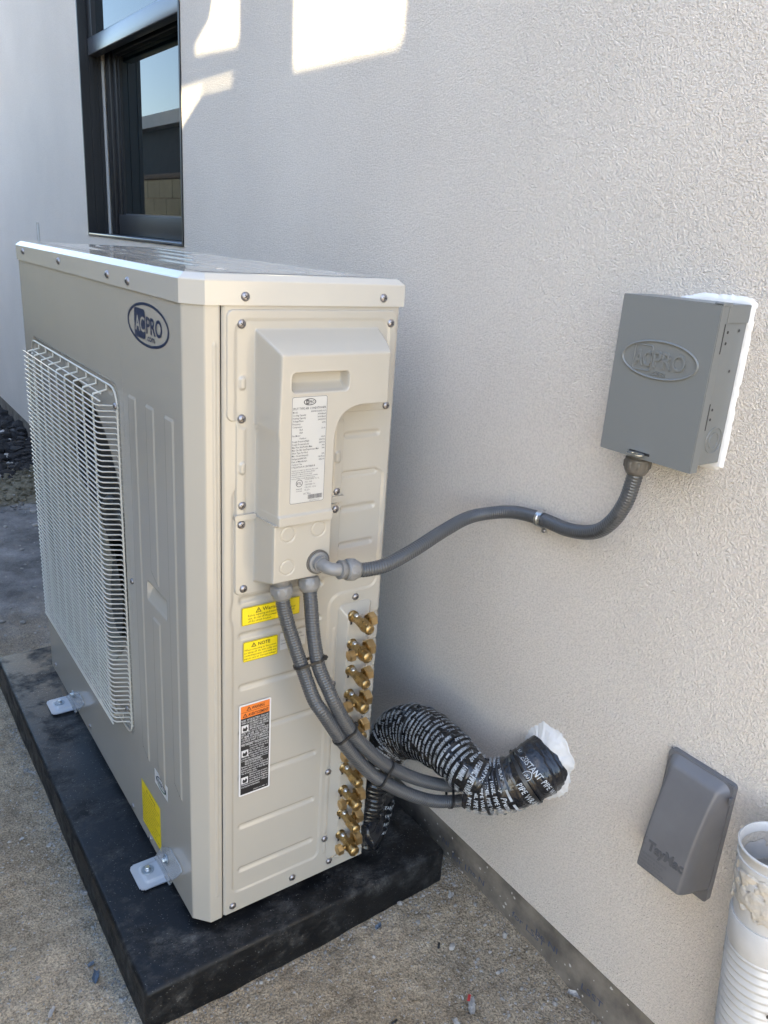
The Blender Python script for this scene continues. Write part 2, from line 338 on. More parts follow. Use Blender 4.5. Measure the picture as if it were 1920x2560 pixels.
# --- black pad with chalky scuffs
def padmat():
    m = bpy.data.materials.new('black pad'); m.use_nodes = True; nt = m.node_tree; N = nt.nodes; L = nt.links; b = N['Principled BSDF']
    tc = N.new('ShaderNodeTexCoord')
    def noise(sc, det=6, ro=.65, stretch=None):
        n = N.new('ShaderNodeTexNoise'); n.inputs['Scale'].default_value = sc; n.inputs['Detail'].default_value = det; n.inputs['Roughness'].default_value = ro
        if stretch:
            mp = N.new('ShaderNodeMapping'); mp.inputs['Scale'].default_value = stretch; mp.inputs['Rotation'].default_value = (0, 0, .6); L.new(tc.outputs['Object'], mp.inputs[0]); L.new(mp.outputs[0], n.inputs['Vector'])
        else: L.new(tc.outputs['Object'], n.inputs['Vector'])
        return n
    a = noise(9, 10, .75); c = noise(16, 10, .85, (1, 1.6, 1)); d = noise(300, 1)
    r1 = N.new('ShaderNodeMapRange'); r1.inputs[1].default_value = .46; r1.inputs[2].default_value = .62; L.new(a.outputs['Fac'], r1.inputs[0])
    r2 = N.new('ShaderNodeMapRange'); r2.inputs[1].default_value = .46; r2.inputs[2].default_value = .72; L.new(c.outputs['Fac'], r2.inputs[0])
    mu = N.new('ShaderNodeMath'); mu.operation = 'MULTIPLY_ADD'; L.new(r1.outputs[0], mu.inputs[0]); L.new(r2.outputs[0], mu.inputs[1]); mu.inputs[2].default_value = 0
    r3 = N.new('ShaderNodeMapRange'); r3.inputs[1].default_value = .715; r3.inputs[2].default_value = .74; L.new(d.outputs['Fac'], r3.inputs[0])
    mxx = N.new('ShaderNodeMath'); mxx.operation = 'MAXIMUM'; L.new(mu.outputs[0], mxx.inputs[0]); L.new(r3.outputs[0], mxx.inputs[1])
    m2 = N.new('ShaderNodeMath'); m2.operation = 'MULTIPLY_ADD'; L.new(r1.outputs[0], m2.inputs[0]); m2.inputs[1].default_value = .03; L.new(mxx.outputs[0], m2.inputs[2])
    mx = N.new('ShaderNodeMix'); mx.data_type = 'RGBA'; L.new(m2.outputs[0], mx.inputs[0]); mx.inputs[6].default_value = (.0045, .0052, .0065, 1); b.inputs['Specular IOR Level'].default_value = .3; mx.inputs[7].default_value = (.115, .113, .108, 1)
    L.new(mx.outputs[2], b.inputs['Base Color'])
    rr_ = N.new('ShaderNodeMapRange'); rr_.inputs[3].default_value = .38; rr_.inputs[4].default_value = .8; L.new(r1.outputs[0], rr_.inputs[0]); L.new(rr_.outputs[0], b.inputs['Roughness'])
    bp = N.new('ShaderNodeBump'); bp.inputs['Strength'].default_value = .3; bp.inputs['Distance'].default_value = .002; L.new(noise(120).outputs['Fac'], bp.inputs['Height']); L.new(bp.outputs[0], b.inputs['Normal'])
    return m
M['pad'] = padmat()
M['footing'] = material('dirty footing', (.21, .188, .158), .9, dark=(.08, .073, .064), vscale=14, bump=.5, bscale=90, bdist=.003)
M['blue_ink'] = material('blue ink', (.03, .045, .09), .6)
M['stone'] = material('grit stones', (.33, .31, .28), .9, var=.5, vscale=20)
M['scrap_w'] = material('whitish scrap', (.42, .40, .37), .7, var=.3, vscale=60)
M['scrap_b'] = material('blue-grey film', (.10, .13, .17), .4)
M['scrap_r'] = material('red print', (.4, .03, .03), .5)
M['soil'] = material('black soil clods', (.03, .027, .026), .95, var=.5, vscale=25)

# ================================================================ GROUND
def vnoise(x, y, s, seed=0):
    """cheap smooth value noise"""
    x = x*s + seed*17.3; y = y*s + seed*9.1; xi = np.floor(x).astype(int); yi = np.floor(y).astype(int); fx = x-xi; fy = y-yi
    h = lambda a, b: np.modf(np.abs(np.sin(a*127.1 + b*311.7 + seed)*43758.5453))[0]
    fx = fx*fx*(3-2*fx); fy = fy*fy*(3-2*fy)
    return (h(xi, yi)*(1-fx)+h(xi+1, yi)*fx)*(1-fy) + (h(xi, yi+1)*(1-fx)+h(xi+1, yi+1)*fx)*fy
def gh(x, y):
    h = (vnoise(x, y, 4, 1)-.5)*.014 + (vnoise(x, y, 14, 2)-.5)*.006 + (vnoise(x, y, 45, 3)-.5)*.0035
    h = h + sst(y, 2.6, 3.6)*((vnoise(x, y, 9, 4)-.4)*.05 + (vnoise(x, y, 25, 5)-.5)*.03)
    h = h + sst(x, .45, .60)*(.004 + .02*(vnoise(x, y, 6, 6)-.5)) * sst(-y, -.3, .1)
    return h
mb = MB(); heightfield(mb, -1.6, W+.05, -2.2, 5.6, .0105, lambda u, v: gh(u, v), lambda u, v, h: (u, v, ZG + h))
g0 = mb.build('ground', M['ground']); tag(g0, kind='structure')
mb = MB(); mb.add([(-60, -60, ZG-.035), (60, -60, ZG-.035), (60, 60, ZG-.035), (-60, 60, ZG-.035)], [(0, 1, 2, 3)])
tag(mb.build('ground', M['ground']), kind='structure')

# ================================================================ HOUSE
house = root('house', (W, 0, ZG), 'pale stucco house wall with a dark footing and a black framed window', 'house')
Y0, Y1, WY0, WY1, WZ0, WZ1 = -6., 12., 1.462, 2.512, 1.136, 2.6
ZS = -.0096; ZT = 3.1
mb = MB()
ys = [Y0, -2.0, WY0, WY1, 5.0, Y1]; zs = [ZS, WZ0, WZ1, ZT]
for i in range(len(ys)-1):
    for j in range(len(zs)-1):
        if i == 2 and j == 1: continue
        mb.add([(W, ys[i], zs[j]), (W, ys[i], zs[j+1]), (W, ys[i+1], zs[j+1]), (W, ys[i+1], zs[j])], [(0, 1, 2, 3)])
T_ = .16
mb.add([(W, Y0, ZS), (W, Y1, ZS), (W+T_, Y1, ZS), (W+T_, Y0, ZS)], [(0, 1, 2, 3)])
mb.add([(W, Y0, ZT), (W+T_, Y0, ZT), (W+T_, Y1, ZT), (W, Y1, ZT)], [(0, 1, 2, 3)])
for (a, b) in (((WY0, WZ0), (WY0, WZ1)), ((WY1, WZ1), (WY1, WZ0)), ((WY0, WZ1), (WY1, WZ1)), ((WY1, WZ0), (WY0, WZ0))):
    mb.add([(W, *a), (W, *b), (W+T_, *b), (W+T_, *a)], [(0, 1, 2, 3)])
mb.box((W+T_, Y0, -.3), (W+T_+.05, WY0, ZT)); mb.box((W+T_, WY1, -.3), (W+T_+.05, Y1, ZT)); mb.box((W+T_+.002, WY0, -.3), (W+T_+.052, WY1, WZ0-.01))
wall = mb.build('stucco_wall', M['stucco'], house)
mb = MB()
heightfield(mb, Y0, Y1, -.25, ZS-.001, .03, lambda u, v: -.010 + (vnoise(u, v, 7, 8)-.5)*.008, FW)
foot = mb.build('footing', M['footing'], house)
FWr = lambda r, u, h: (W - h, -r, u)     # wall print: right = -y
mb = MB()
for (t, r, u, sz, rot) in (('for L', .045, -.075, .022, -1.0), ('he N', .10, -.07, .02, -1.0), ('for LSST', .235, -.072, .02, -1.15), ('he NI', .30, -.06, .02, -1.1), ('NI', .01, -.06, .018, -.9), ('LSST', .42, -.08, .02, -1.2)):
    put_text(mb, FWr, t, r, u, sz, .0, 0, rot=rot*.0, sx=1.3)
mb.v = [q + np.array([.004 - .006, 0, 0]) for q in mb.v]
mb.build('lettering', M['blue_ink'], foot)
# pale chips of stucco on the footing
mb = MB()
for k in range(60):
    y = random.uniform(-.70, .15); z = random.uniform(-.11, -.02); s_ = random.uniform(.001, .0036)
    a = random.uniform(0, 3); mb.add([(W+.001, y+s_*math.cos(a+t)*random.uniform(.5, 1.6), z+s_*math.sin(a+t)) for t in (0, 1.3, 2.6, 4, 5.2)] + [(W-.0035+.004, y, z)], [(0, 1, 5), (1, 2, 5), (2, 3, 5), (3, 4, 5), (4, 0, 5)])
tag(mb.build('stucco_splatter', M['scrap_w'], house), kind='stuff')
# small rusty slot in the far wall
slot = MB(); slot.prism(rrpoly(3.39, 3.455, 1.05, 1.168, .012), FW, -.02, .0008, 0); slot.prism(rrpoly(3.40, 3.43, 1.04, 1.158, .008), FW, .001, .003, 1)
tag(slot.build('weep_slot', [M['stucco_mud'], M['track']], house))
# ---- window
win = MB(); D1, D2 = .078, .135
# far jamb, near jamb, head, sill as metal liners inside the opening with grooves
def jamb(y, s):
    for k, (a, b, th) in enumerate(((-.004, .012, .010), (.012, .030, .006), (.030, .048, .010), (.048, .064, .006), (.064, D1, .011))):
        win.box((W+a, y, WZ0+.001), (W+b, y-s*th, WZ1), 0)
jamb(WY1, 1); jamb(WY0, -1)
win.box((W-.004, WY0, WZ1), (W+D1, WY1, WZ1-.01), 0)
window = win.build('window', [M['frame']], house)
o = MB(); o.box((W-.006, WY0+.010, WZ0+.001), (W+D2, WY1-.011, WZ0+.012), 0, .003); o.build('sill', M['rail'], window)
o = MB(); o.box((W+D1, WY1-.012, WZ0+.012), (W+D1+.006, WY1-.025, 1.79)); o.build('track_strip', M['track'], window)
fr = MB(); YA, YB = WY0+.012, WY1-.026
xg = W+.118
fr.box((W+.088, YB, WZ0+.012), (W+.125, YB-.055, 1.86), 0, .003); fr.box((W+.100, YB-.055, WZ0+.012), (W+.122, YB-.09, 1.86), 0, .003)
fr.box((W+.088, YA, WZ0+.012), (W+.125, YA+.08, 1.86), 0, .003)
fr.box((W+.090, YA+.08, WZ0+.012), (W+.124, YB-.09, WZ0+.09), 0, .003); fr.box((W+.090, YA+.08, 1.80), (W+.124, YB-.09, 1.86), 0, .003)
fr.box((W+.108, YB-.095, WZ0+.09), (W+.116, YB-.115, 1.80)); fr.box((W+.108, YA+.08, WZ0+.09), (W+.116, YA+.1, 1.80))
fr.build('lower_sash', M['frame'], window)
o = MB(); o.box((xg-.002, YA+.1, WZ0+.085), (xg+.002, YB-.115, 1.805)); o.build('pane', M['glass'], window)
o = MB(); o.box((xg-.005, YA+.08, WZ0+.09), (xg-.008, YB-.1, WZ0+.095)); o.build('bead', M['rail'], window)
us = MB(); us.box((W+.028, WY0+.012, 1.802), (W+.066, WY1-.012, 1.862), 0, .004); r_ = us.build('upper_sash_rail', M['rail'], window)
us = MB(); us.box((W+.030, YB+.012, 1.863), (W+.064, YB-.05, 2.59)); us.build('upper_sash_stile', M['frame'], window); us = MB(); us.box((W+.030, YA-.0, 1.863), (W+.064, YA+.05, 2.59)); us.build('upper_sash_stile', M['frame'], window)
o = MB(); o.box((W+.046, YA+.05, 1.862), (W+.050, YB-.05, 2.59)); o.build('pane', M['glass'], window)
o = MB(); o.box((W+T_-.002, WY0, WZ0), (W+T_, WY1, WZ1)); o.build('room_shade', M['shade_in'], window)  # black sheet in place of the unlit room

# ================================================================ NEIGHBOURING SIDE (seen only mirrored in the glass and enamel; an added blocker shades the passage)
XN = -3.3
nb = root('added_sun_blocker', (XN, 2, ZG), 'pale added sun blocker across the passage, its screen pierced to shape sun patches', 'house')  # unseen block added to keep direct sun off the passage
tN = (W-XN)/SUN.x
sh = lambda y, z: (y + SUN.y*-tN, z - SUN.z*tN)
holes = [[(.322, 1.566), (.762, 1.570), (.775, 2.5), (.31, 2.5)],
         [(1.045, 1.660), (1.43, 1.680), (1.225, 1.774), (1.10, 2.0), (1.09, 2.5), (1.04, 2.5)],
         [(1.075, 1.575), (1.30, 1.574), (1.455, 1.50), (1.60, 1.40), (1.60, 1.625), (1.08, 1.628)]]  # screen openings shaped to cast the sun patches
NY0, NY1, NZT = -2.15, 4.3, 4.75
cu = bpy.data.curves.new('c', 'CURVE'); cu.dimensions = '2D'; cu.fill_mode = 'BOTH'; cu.extrude = .04
def spl(pts):
    s_ = cu.splines.new('POLY'); s_.points.add(len(pts)-1); s_.use_cyclic_u = True
    for q, (a, b) in zip(s_.points, pts): q.co = (a, b, 0, 1)
spl([(NY0, 3.55), (NY1, 3.55), (NY1, NZT), (NY0, NZT)])
for h_ in holes: spl([sh(*q) for q in h_])
ob = bpy.data.objects.new('t', cu); me = bpy.data.meshes.new_from_object(ob); bpy.data.objects.remove(ob)
me.name = 'sun_patch_screen'
for v in me.vertices: v.co = (XN + v.co.z - .05, v.co.x, v.co.y)
me.materials.append(M['roof']); link('sun_patch_screen', me, nb)
o = MB(); o.box((XN-.1-4, NY0, -.2), (XN-.1, NY1, 3.55)); o.box((XN-.1, NY0, -.2), (XN, NY1, 3.55)); o.build('wall', M['roof'], nb)  # unseen solid body of the added blocker
fence = root('block_fence', (-1.75, 6, ZG), 'grey concrete block fence running along the far side of the passage', 'fence')
mb = MB()
for r_ in range(9):
    for k in range(38):
        y = -1.55 + k*.41 + (.205 if r_ % 2 else 0); z = ZG - .04 + r_*.205
        mb.box((-1.95, y+.004, z+.004), (-1.75 + random.uniform(-.002, .002), y+.402, z+.199))
tag(mb.build('block', M['block'], fence), kind='stuff')
o = MB(); o.box((-1.93, -1.55, ZG-.04), (-1.765, 13.9, ZG-.04+9*.205)); o.build('mortar', M['footing'], fence)
o = MB(); o.box((-1.97, -1.56, ZG-.036+9*.205), (-1.73, 13.9, ZG+9*.205+.02), 0, .01); o.build('cap', M['wood'], fence)
ng = root('neighbouring_garage', (-5, 12, ZG), 'low dark timber garage with a pale eave beyond the block fence', 'garage')
o = MB(); o.box((-7, 8, -.2), (-3.6, 16, 2.75)); o.build('wall', M['wood'], ng)
o = MB(); o.box((-7.2, 7.8, 2.752), (-3.4, 16.2, 2.95)); o.build('eave', M['roof'], ng)

# ================================================================ PAD
px0, px1, py0, py1, zp = -.1192, .533, -.0608, 1.2233, -.025
pad = MB(); pad.box((px0, py0, ZG-.03), (px1, py1, zp), 0, .009)
tag(pad.build('equipment_pad', M['pad']), 'black scuffed equipment pad lying on the sandy ground under the air conditioner', 'pad')

# ================================================================ AIR CONDITIONER
ac = root('air_conditioner', (.18, .53, zp), 'large ivory outdoor air conditioner with wire fan guard standing on the black pad', 'air conditioner')
L_, D_, HB = 1.0598, .36, 1.0997
cA, cB, GAP = .027, .0245, .0500
# --- side panel (x from the gap to the back edge)
RIBS = [(.078, .237, z) for z in (.637, .572, .475, .385, .292, .187, .090)] + [(.262, .334, z) for z in (.895, .828, .766, .700)]
RIBS += [(.345, .372, z) for z in (.553, .497, .438, .380, .322, .264, .206)]
def side_h(u, v):
    a = rr(u, v, .158, .33, .092, .288, .016); b = rr(u, v, .2065, .72, .1415, .112, .02)
    d = smin(a, b, .03)
    h = -.0022*sst(-d, -.0008, .0035)
    for x0, x1, z in RIBS:
        dd = rr(u, v, (x0+x1)/2, z, (x1-x0)/2, .0062, .0062)
        h = h - .0034*sst(-dd, -.0012, .005)
    for z0, z1 in ((.045, .07), (.092, .228), (.248, .42), (.44, .545)):     # thin beads between the valve cover screws
        dd = rr(u, v, .2625, (z0+z1)/2, .0032, (z1-z0)/2, .003); h = h + .0016*sst(-dd, -.001, .003)
    # rolled left and right edges
    h = h - .0035*sst(GAP+.0035-u, 0, .0035) - .006*sst(u-(D_-.006), 0, .006)
    return h
mb = MB(); heightfield(mb, GAP, D_, .0, HB, .0019, side_h, FS)
mb.add([(D_, .006, 0), (D_, .006, HB), (D_, .03, HB), (D_, .03, 0)], [(0, 1, 2, 3)])
mb.add([(GAP, .0035, 0), (GAP, .0035, HB), (GAP, .02, HB), (GAP, .02, 0)], [(0, 1, 2, 3)], 1)  # gap face coloured near black for the shade between panels
side = mb.build('side_panel', [M['enamel'], M['shade_in']], ac)
# --- front right panel wrapping round the chamfered corner
SEAM = .302
s1 = SEAM-cA; s2 = s1+math.hypot(cA, cB); s3 = s2+(GAP-.0018-cB)
def path_xy(s):
    s = np.asarray(s, float); x = np.interp(s, [0, s1, s2, s3], [0, 0, cB, GAP-.0018]); y = np.interp(s, [0, s1, s2, s3], [SEAM, cA, 0, 0])
    k1 = sst(s, s1-.003, s1+.003); k2 = sst(s, s2-.003, s2+.003)
    nx = -1*(1-k1) + k1*(1-k2)*-.7; ny = -.7*k1*(1-k2) - k2; n = np.hypot(nx, ny); return x, y, nx/n, ny/n
def fr_corner(u, v, h):
    x, y, nx, ny = path_xy(u); return x+nx*h, y+ny*h, v
def corner_h(u, v):
    y = SEAM-u; h = np.zeros_like(u)
    def strip(yc, hw, z0, z1, cut0=1, cut1=1):
        d = np.maximum(np.abs(y-yc)-hw, np.maximum(z0-v + (y-yc+hw)*.5*cut0, v-z1 - (y-yc-hw)*.0 + (y-(yc-hw))*.0))
        return .0017*sst(-d, -.0005, .0014)
    h += strip(.2535, .0175, .205, .924); h += strip(.1675, .0175, .615, .924); h += strip(.1675, .0175, .195, .545); h += strip(.0825, .0175, .232, .924)
    # recessed grip
    d = rr(y, v, .163, .586, .048, .0175, .003); h = h - .011*sst(-d, -.0003, .0015) * sst(v, .560, .610)*1.3
    k = (np.abs(u-(s2+.012)) < .004)
    h += .0012*sst(-(np.abs(u-(s2+.0135))-.0035), 0, .002)*sst(v, .05, .055)*sst(-v, -1.05, -1.045)
    h -= .003*sst(u, s3-.003, s3)
    return h
mb = MB()
us_ = np.unique(np.concatenate([np.linspace(0, s1, 145), np.linspace(s1, s2, 12), np.linspace(s2, s3, 22)]))
vs_ = np.linspace(-.001, HB, 480); U, V = np.meshgrid(us_, vs_, indexing='ij'); H = corner_h(U, V)
X = np.stack(fr_corner(U, V, H), -1).reshape(-1, 3); I = np.arange(len(us_)*len(vs_)).reshape(len(us_), -1)
mb.add(X, np.stack([I[:-1, :-1], I[1:, :-1], I[1:, 1:], I[:-1, 1:]], -1).reshape(-1, 4).tolist(), 0, True)
mb.add([(GAP-.0018, .003, 0), (GAP-.0018, .02, 0), (GAP-.0018, .02, HB), (GAP-.0018, .003, HB)], [(0, 1, 2, 3)], 1)  # opposite gap face, also darkened as shade
mb.add([(GAP-.004, .012, 0), (GAP+.003, .012, 0), (GAP+.003, .012, HB), (GAP-.004, .012, HB)], [(0, 1, 2, 3)], 1)  # gap floor, shade put into its colour
corner = mb.build('corner_panel', [M['enamel'], M['shade_in']], ac, 50)
# --- front fan panel with recess and round opening
FC = (.657, .5665); FR = .312
def front_h(u, v):
    d = rr(u, v, .657, .5665, .330, .3635, .03); h = -.0085*sst(-d, -.001, .007)
    h += .0025*sst(-np.abs(d+.016)+.004, 0, .004)*0
    r = np.hypot(u-FC[0], v-FC[1]); h = h - .035*sst(FR+.012-r, 0, .034)
    # small slots of the guard clips
    for yc in (.40, .55, .70, .85):
        dd = rr(u, v, yc, .905, .012, .0035, .001); h = h - .006*sst(-dd, -.001, .001)
    return h
mb = MB(); heightfield(mb, SEAM+.0002, L_, 0, HB, .0035, front_h, FF, keep=lambda u, v: np.hypot(u-FC[0], v-FC[1]) > FR-.030)
front = mb.build('fan_panel', M['enamel'], ac)
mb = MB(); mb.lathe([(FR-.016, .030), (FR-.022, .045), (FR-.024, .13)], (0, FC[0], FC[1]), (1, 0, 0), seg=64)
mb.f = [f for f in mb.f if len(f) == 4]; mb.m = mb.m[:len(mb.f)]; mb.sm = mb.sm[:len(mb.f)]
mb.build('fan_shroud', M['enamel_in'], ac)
# closed back, far end, underside, black sheet for inner shade
mb = MB(); mb.box((.02, L_-.001, .0), (D_, L_, HB)); mb.box((D_-.001, .03, .0), (D_, L_-.0015, HB)); mb.box((0.012, .02, .0), (D_-.002, L_-.002, .002))
mb.build('rear_panel', M['enamel'], ac)
mb = MB(); mb.box((.13, .06, .01), (.131, L_-.01, HB-.02)); mb.build('inner_shade', M['shade_in'], ac)
mb = MB()
for k in range(150): mb.box((.285, .07+k*.0065, .03), (.30, .0715+k*.0065, 1.06))
for k in range(22): mb.lathe([(.005, 0), (.005, .97)], (.292, .065, .05+k*.047), (0, 1, 0), 0, 6)
tag(mb.build('coil_fins', M['fin'], ac), kind='stuff')
# remove the shade sheet that would hide the coil; keep a dark one behind it
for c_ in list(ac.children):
    if c_.name.startswith('inner_shade'):
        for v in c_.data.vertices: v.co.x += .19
# --- fan
fan = MB(); fan.lathe([(.0, 0), (.045, .002), (.055, .015), (.055, .07), (.0, .075)], (.06, FC[0], FC[1]), (1, 0, 0), 0, 32)
hub = fan.build('fan', M['fan'], ac)
for b_ in range(3):
    bl = MB(); V_ = []; a0 = R(35+120*b_); nr, na = 10, 12
    for i in range(nr):
        r = .05 + (.235)*i/(nr-1); w_ = R(58) if i else R(50)
        for j in range(na):
            t = j/(na-1); a = a0 + (t-.5)*w_*(1+.25*math.sin(math.pi*i/(nr-1))) + .25*i/(nr-1)
            V_.append((.065 + .065*t - .01*math.sin(math.pi*t), FC[0]+r*math.cos(a), FC[1]+r*math.sin(a)))
    bl.add(V_, [(i*na+j, i*na+j+1, (i+1)*na+j+1, (i+1)*na+j) for i in range(nr-1) for j in range(na-1)], 0, True)
    bl.build('fan_blade', M['fan'], hub)
# --- lid
def inset(poly, d):
    n = len(poly); out = []
    for i in range(n):
        p0, p1, p2 = [np.array(poly[(i+k-1) % n], float) for k in range(3)]
        e1 = (p1-p0)/np.linalg.norm(p1-p0); e2 = (p2-p1)/np.linalg.norm(p2-p1); n1 = np.array([-e1[1], e1[0]]); n2 = np.array([-e2[1], e2[0]])
        b_ = n1+n2; b_ /= b_.dot(n1); out.append(tuple(p1+b_*d))
    return out
lidp = [(-.003, cA-.001), (cB-.001, -.003), (D_+.003, -.003), (D_+.003, L_+.003), (-.003, L_+.003)]
HT = HB+.0336; ZL = HT+.0085
mb = MB(); rings = [(lidp, HB-.0), (lidp, HT-.001), (inset(lidp, .0008), HT+.0006), (inset(lidp, .0095), ZL-.0006), (inset(lidp, .0115), ZL)]
V_ = []; n = 5
for pl, z in rings: V_ += [(x, y, z) for x, y in pl]
F_ = [(i*n+k, i*n+(k+1) % n, (i+1)*n+(k+1) % n, (i+1)*n+k) for i in range(4) for k in range(n)] + [tuple(range(4*n, 5*n))]
mb.add(V_, F_, 0, False)
def lid_h(u, v):
    h = np.zeros_like(u)
    for xc in (.09, .16, .23, .30):
        d = rr(u, v, xc, .52, .012, .44, .012); h += .0022*sst(-d, -.0005, .008)
    return h + .0003 + .0005*np.sin(u*17+v*3.1)*sst(np.minimum(np.minimum(u-.035, .335-u), np.minimum(v-.035, 1.03-v)), 0, .03)
heightfield(mb, .035, .335, .035, 1.03, .006, lid_h, lambda u, v, h: (u, v, ZL+h))
lid = mb.build('lid', M['enamel_lit'], ac)
# --- fan guard: every wire its own piece
guard = MB()
wire(guard, [(-.001+0*1, *q) for q in rrpoly(.335, .985, .205, .922, .03, 4)] + [(-.001, *rrpoly(.335, .985, .205, .922, .03, 4)[0])], .0021, 6)
guard = guard.build('fan_guard', M['wire'], ac)
XG = -.028
hw = MB(); wire(hw, [(.000, .333, 0), (.000, .352, 0), (XG+.004, .364, 0), (XG, .372, 0), (XG, .66, 0), (XG, .946, 0), (XG+.004, .953, 0), (.000, .966, 0), (.000, .985, 0)], .00155, 6)
hw0 = hw.build('guard_wire', M['wire'], guard); zz = [.889 - .0103*k for k in range(65)]
hw0.location.z = zz[0]
for z in zz[1:]: dup(hw0, guard, (0, 0, z-zz[0]))
w2 = MB(); wire(w2, [(-.012, .392, .904), (-.012, .93, .904)], .0016); w2.build('guard_wire', M['wire'], guard)
w2 = MB(); wire(w2, [(XG, .345, .9005), (XG, .95, .9005)], .0016); w2.build('guard_wire', M['wire'], guard)
w2 = MB(); wire(w2, [(XG, .372, .2215), (XG, .95, .2215)], .0016); w2.build('guard_wire', M['wire'], guard)
vw = MB(); wire(vw, [(.0008, 0, .922), (.0008, 0, .909), (XG+.0045, 0, .903), (XG+.003, 0, .897), (XG+.003, 0, .232), (XG+.0045, 0, .226), (.0008, 0, .218), (.0008, 0, .206)], .002, 6)
vw0 = vw.build('guard_upright', M['wire'], guard); vw0.location.y = .400
for k in range(1, 9): dup(vw0, guard, (0, k*.065, 0))
# --- screws
def screw_mesh(r=.0066):
    s_ = MB(); s_.lathe([(r, 0), (r*1.02, .0008), (r*.86, .0026), (r*.55, .0038), (.0, .0043)], (0, 0, 0), (0, -1, 0), 0, 20)
    for a in (0, 1):
        q = [(-r*.5, -r*.1), (r*.5, -r*.1), (r*.5, r*.1), (-r*.5, r*.1)]
        if a: q = [(b, c_) for c_, b in q]
        s_.add([(u, -.0040, v) for u, v in q] + [(u*.2, -.0046, v*.2) for u, v in q], [(0, 1, 5, 4), (1, 2, 6, 5), (2, 3, 7, 6), (3, 0, 4, 7), (4, 5, 6, 7)], 1)
    me = bpy.data.meshes.new('screw'); v = np.concatenate(s_.v); me.from_pydata(v.tolist(), [], s_.f); me.materials.append(M['screw']); me.materials.append(M['black'])
    me.polygons.foreach_set('material_index', s_.m); me.polygons.foreach_set('use_smooth', s_.sm); me.update(); return me
SM = screw_mesh()
def screw(loc, face='S', parent=ac, sc=1.):
    o = bpy.data.objects.new('screw', SM); C.objects.link(o); o.parent = parent
    o.location = Vector(loc) - (Vector(parent.location) if parent.type == 'EMPTY' else Vector())
    q = random.uniform(0, 1.5); e = Matrix.Rotation(q, 3, 'Y')
    if face == 'F': e = Matrix.Rotation(R(-90), 3, 'Z') @ e
    o.rotation_euler = e.to_euler(); o.scale = (sc,)*3; return o
for x, z in ((.084, 1.112), (.322, 1.113)): screw((x, -.003, z), 'S')
for y, z in ((.986, 1.121), (.668, 1.118), (.347, 1.115), (.241, 1.112)): screw((-.003, y, z), 'F')
for y, z in ((.295, .569), (1.007, .027), (.678, .024), (.355, .016), (.248, .012)): screw((-.0005, y, z), 'F', sc=.85)
for x, z in ((.192, .020), (.067, .016), (.275, .020), (.263, .430), (.263, .238), (.262, .081), (.303, .597)): screw((x, -.0006, z), 'S')
for y, z in ((.335, .892), (.352, .262)): screw((-.004, y, z), 'F', sc=.9)
# --- electrical cover
def cover_h(u, v):
    # flange
    a = rr(u, v, .2035, 1.0135, .1485, .0815, .012); b = rr(u, v, .166, .86, .096, .085, .002)
    d = np.minimum(a, b); h = -.004 + .0066*sst(-d, -.0004, .0016)
    inn = rr(u, v, .2035, 1.0, .137, .083, .022); h = h - .0016*sst(-np.minimum(inn, rr(u, v, .165, .86, .082, .11, .002)), 0, .006)
    for (uc, vc) in ((.081, .989), (.081, .860), (.251, .860)):
        h = h + .0028*sst(-rr(u, v, uc, vc, .0066, .0115, .0066), 0, .0045)
    # L shaped hump
    A = rr(u, v, .2175, 1.084, .1015, .136, .012); B = rr(u, v, .160, .95, .058, .25, .002)
    Lm = smin(A, B, .055)
    xb = .1000 + (v-.78)*.0
    tl = (u-xb)/(.007+.007*sst(v, .8, 1.03)); tt = (1.069-v)/.031; ti = -(Lm+.0015)/.009; tr = (.326-u)/.023
    t = smin(smin(tl, tt, .10), smin(ti, tr, .2), .10); t = smin(t, 1+0*u, .10)
    hump = .064*np.clip(t, 0, 1) - .004
    hump = hump + .0045*sst(.796-v, 0, .002)*sst(t, .1, .5)
    h = np.maximum(h, hump) + .0
    g = rr(u, v, .180, .9965, .0485, .0148, .007); h = h - .020*sst(-g, -.0006, .0035)*(.35+.65*sst(v, .981, .995))
    g2 = np.abs(g-.0015)-.001; h = h + .0006*sst(-g2, 0, .001)
    return h
mb = MB(); heightfield(mb, .053, .3545, .7805, 1.097, .00135, cover_h, FS, skirt=-.003)
cover = mb.build('electrical_cover', M['enamel'], ac)
for x, z in ((.079, 1.074), (.340, 1.074), (.080, .936), (.341, .940), (.081, .800), (.252, .801)): screw((x, -.0014, z), 'S', cover)
def jbox_h(u, v):
    a = rr(u, v, .1655, .715, .0965, .068, .012); h = -.004+.0060*sst(-a, -.0004, .0016)
    tl = (u-.1015)/.0065; tr = (.2145-u)/.0055; tb = (v-.667)/.017
    t = smin(smin(tl, tr, .10), tb, .12); t = smin(t, 1+0*u, .09); h = np.maximum(h, .0615*np.clip(t, 0, 1) - .004)
    for uc, vc in ((.132, .763), (.186, .764), (.132, .708)):
        r = np.hypot(u-uc, v-vc); h = h - .0016*sst(-(np.abs(r-.0122)-.0011), 0, .0008)
    # sloping lip band at the top
    h = h + .0035*sst(v, .7785, .7800)
    return h
mb = MB(); heightfield(mb, .067, .2645, .645, .7815, .00115, jbox_h, FS, skirt=-.003)
jbox = mb.build('junction_cover', M['enamel'], ac)
# bead running across the flanges where the two covers overlap
mb = MB(); mb.prism(rrpoly(.068, .1035, .7765, .7860, .003), FS, -.001, .0062); mb.build('cover_lip', M['enamel'], ac); mb = MB(); mb.prism(rrpoly(.212, .2665, .7830, .7935, .003), FS, -.001, .0055); mb.build('cover_lip', M['enamel'], ac)
for x, z in ((.080, .769), (.251, .770), (.084, .659)): screw((x, -.0018, z), 'S', jbox)
